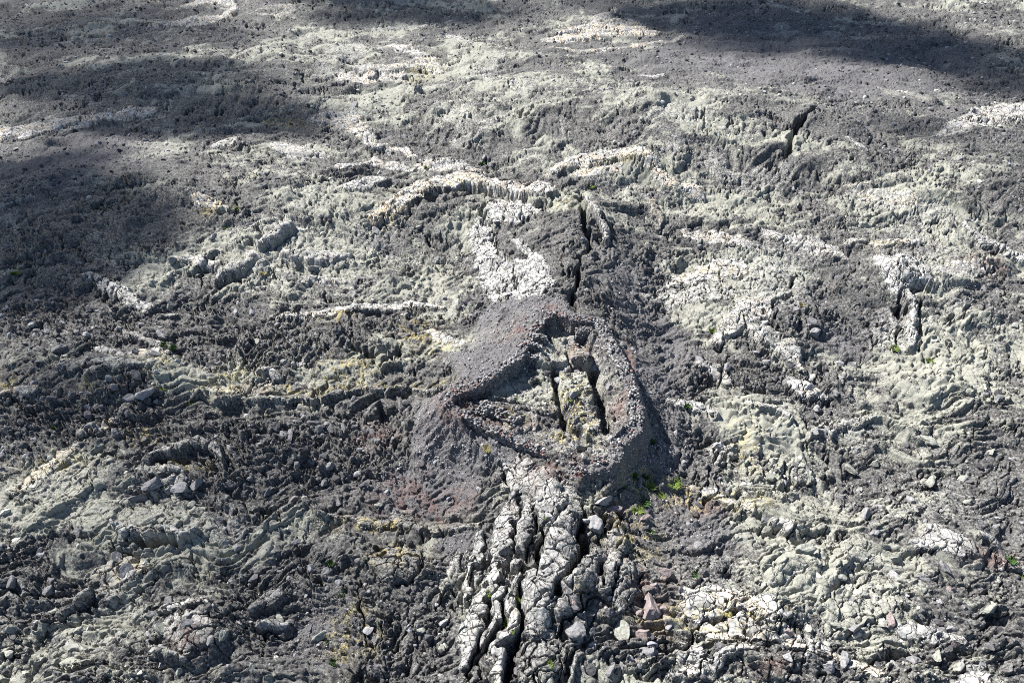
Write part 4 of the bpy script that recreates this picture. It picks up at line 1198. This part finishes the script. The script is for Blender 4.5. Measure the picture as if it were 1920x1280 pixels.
for q, (px, py, w, kd, lab) in enumerate(plants):
    c = G(px, py)
    if 850 < px < 1180 and 590 < py < 860: c = at(px, py, 3.0)
    z0 = float(ground_z(np.array([c[0]]), np.array([c[1]]))[0])
    c = at(px, py, z0 + .1)
    z0 = float(ground_z(np.array([c[0]]), np.array([c[1]]))[0])
    mp = math.sqrt(c[0] ** 2 + c[1] ** 2 + CAMZ ** 2) / FPX
    me = {'t': TUFT, 'm': CUSH, 'y': YCUSH}[kd]
    o = link({'t': 'grass_tussock', 'm': 'moss_cushion', 'y': 'dry_moss_cushion'}[kd], me[q % len(me)])
    r = w * mp / 2 * .95
    o.location = (c[0], c[1], z0 - r * .05); o.scale = (r, r * g.uniform(.8, 1.2), r * (1.1 if kd == 't' else .6)); o.rotation_euler = (0, 0, g.uniform(0, 6))
    tag(o, lab, 'tussock' if kd == 't' else 'moss', 'green plants on the lava')

# ------------------------------------------------------------------ broken cloud that shades parts of the slope
def cloud_material(name, thick, soft):
    m = bpy.data.materials.new(name); m.use_nodes = True
    nt = m.node_tree; nt.nodes.clear()
    out = nt.nodes.new('ShaderNodeOutputMaterial'); mx_ = nt.nodes.new('ShaderNodeMixShader')
    tr = nt.nodes.new('ShaderNodeBsdfTransparent'); df = nt.nodes.new('ShaderNodeBsdfTranslucent'); df.inputs[0].default_value = c4(.85, .86, .88)
    co = N(nt, 'ShaderNodeTexCoord').outputs['Object']
    ln = N(nt, 'ShaderNodeVectorMath', operation='LENGTH')
    ml = N(nt, 'ShaderNodeVectorMath', operation='MULTIPLY'); ml.inputs[1].default_value = (1, 1, 0)
    nt.links.new(co, ml.inputs[0]); nt.links.new(ml.outputs[0], ln.inputs[0])
    nz = noise(nt, co, 2.2, 5, .6)
    v = mathn(nt, 'SUBTRACT', mathn(nt, 'ADD', 1.0, mathn(nt, 'MULTIPLY', mathn(nt, 'SUBTRACT', nz, .5), 1.1)), ln.outputs['Value'])
    f = mathn(nt, 'MULTIPLY', ramp(nt, v, 0, soft), thick)
    nt.links.new(f, mx_.inputs[0]); nt.links.new(tr.outputs[0], mx_.inputs[1]); nt.links.new(df.outputs[0], mx_.inputs[2]); nt.links.new(mx_.outputs[0], out.inputs[0])
    return m
CLOUD_A = cloud_material('cloud_thick', .88, .42); CLOUD_B = cloud_material('cloud_thin', .26, .6); CLOUD_C = cloud_material('cloud_medium', .6, .5)
def cloud_mesh(seed, mat):
    import bmesh
    bm = bmesh.new(); bmesh.ops.create_icosphere(bm, subdivisions=4, radius=1.45)
    r = random.Random(seed); ph = [r.uniform(0, 9) for q in range(4)]
    for v in bm.verts:
        p = v.co
        v.co = p * (1 + .12 * math.sin(3 * p.x + ph[0]) * math.cos(4 * p.y + ph[1]) + .08 * math.sin(7 * p.y + ph[2] + p.z * 3))
    me = bpy.data.meshes.new('cloud'); bm.to_mesh(me); bm.free(); me.materials.append(mat)
    return me
clouds = [  # middle of its shadow in the picture, half widths in picture points, thick?
    (70, 390, 270, 135, 1), (300, 185, 360, 48, 1), (150, 60, 380, 75, 2), (740, 6, 230, 36, 1), (1500, 55, 360, 55, 1), (1880, 125, 240, 48, 1),
    (40, 620, 200, 80, 2), (380, 880, 500, 200, 0), (330, 1150, 540, 160, 0), (1900, 330, 120, 60, 2), (1330, 20, 300, 34, 2)]
for q, (px, py, rx, ry, tk) in enumerate(clouds):
    c = at(px, py, 1.0); ax = abs(at(px + rx, py, 1)[0] - c[0]); ay = .5 * abs(at(px, py - ry * .9, 1)[1] - at(px, py + ry, 1)[1])
    o = link('cloud', cloud_mesh(q, (CLOUD_B, CLOUD_A, CLOUD_C)[tk]))
    o.location = Vector((c[0], c[1], 1.0)) + sun_dir * (420 + 12 * q); o.scale = (ax, ay, 7)
    tag(o, 'soft white cloud drifting above the lava field', None, 'clouds over the lava field', 'stuff')
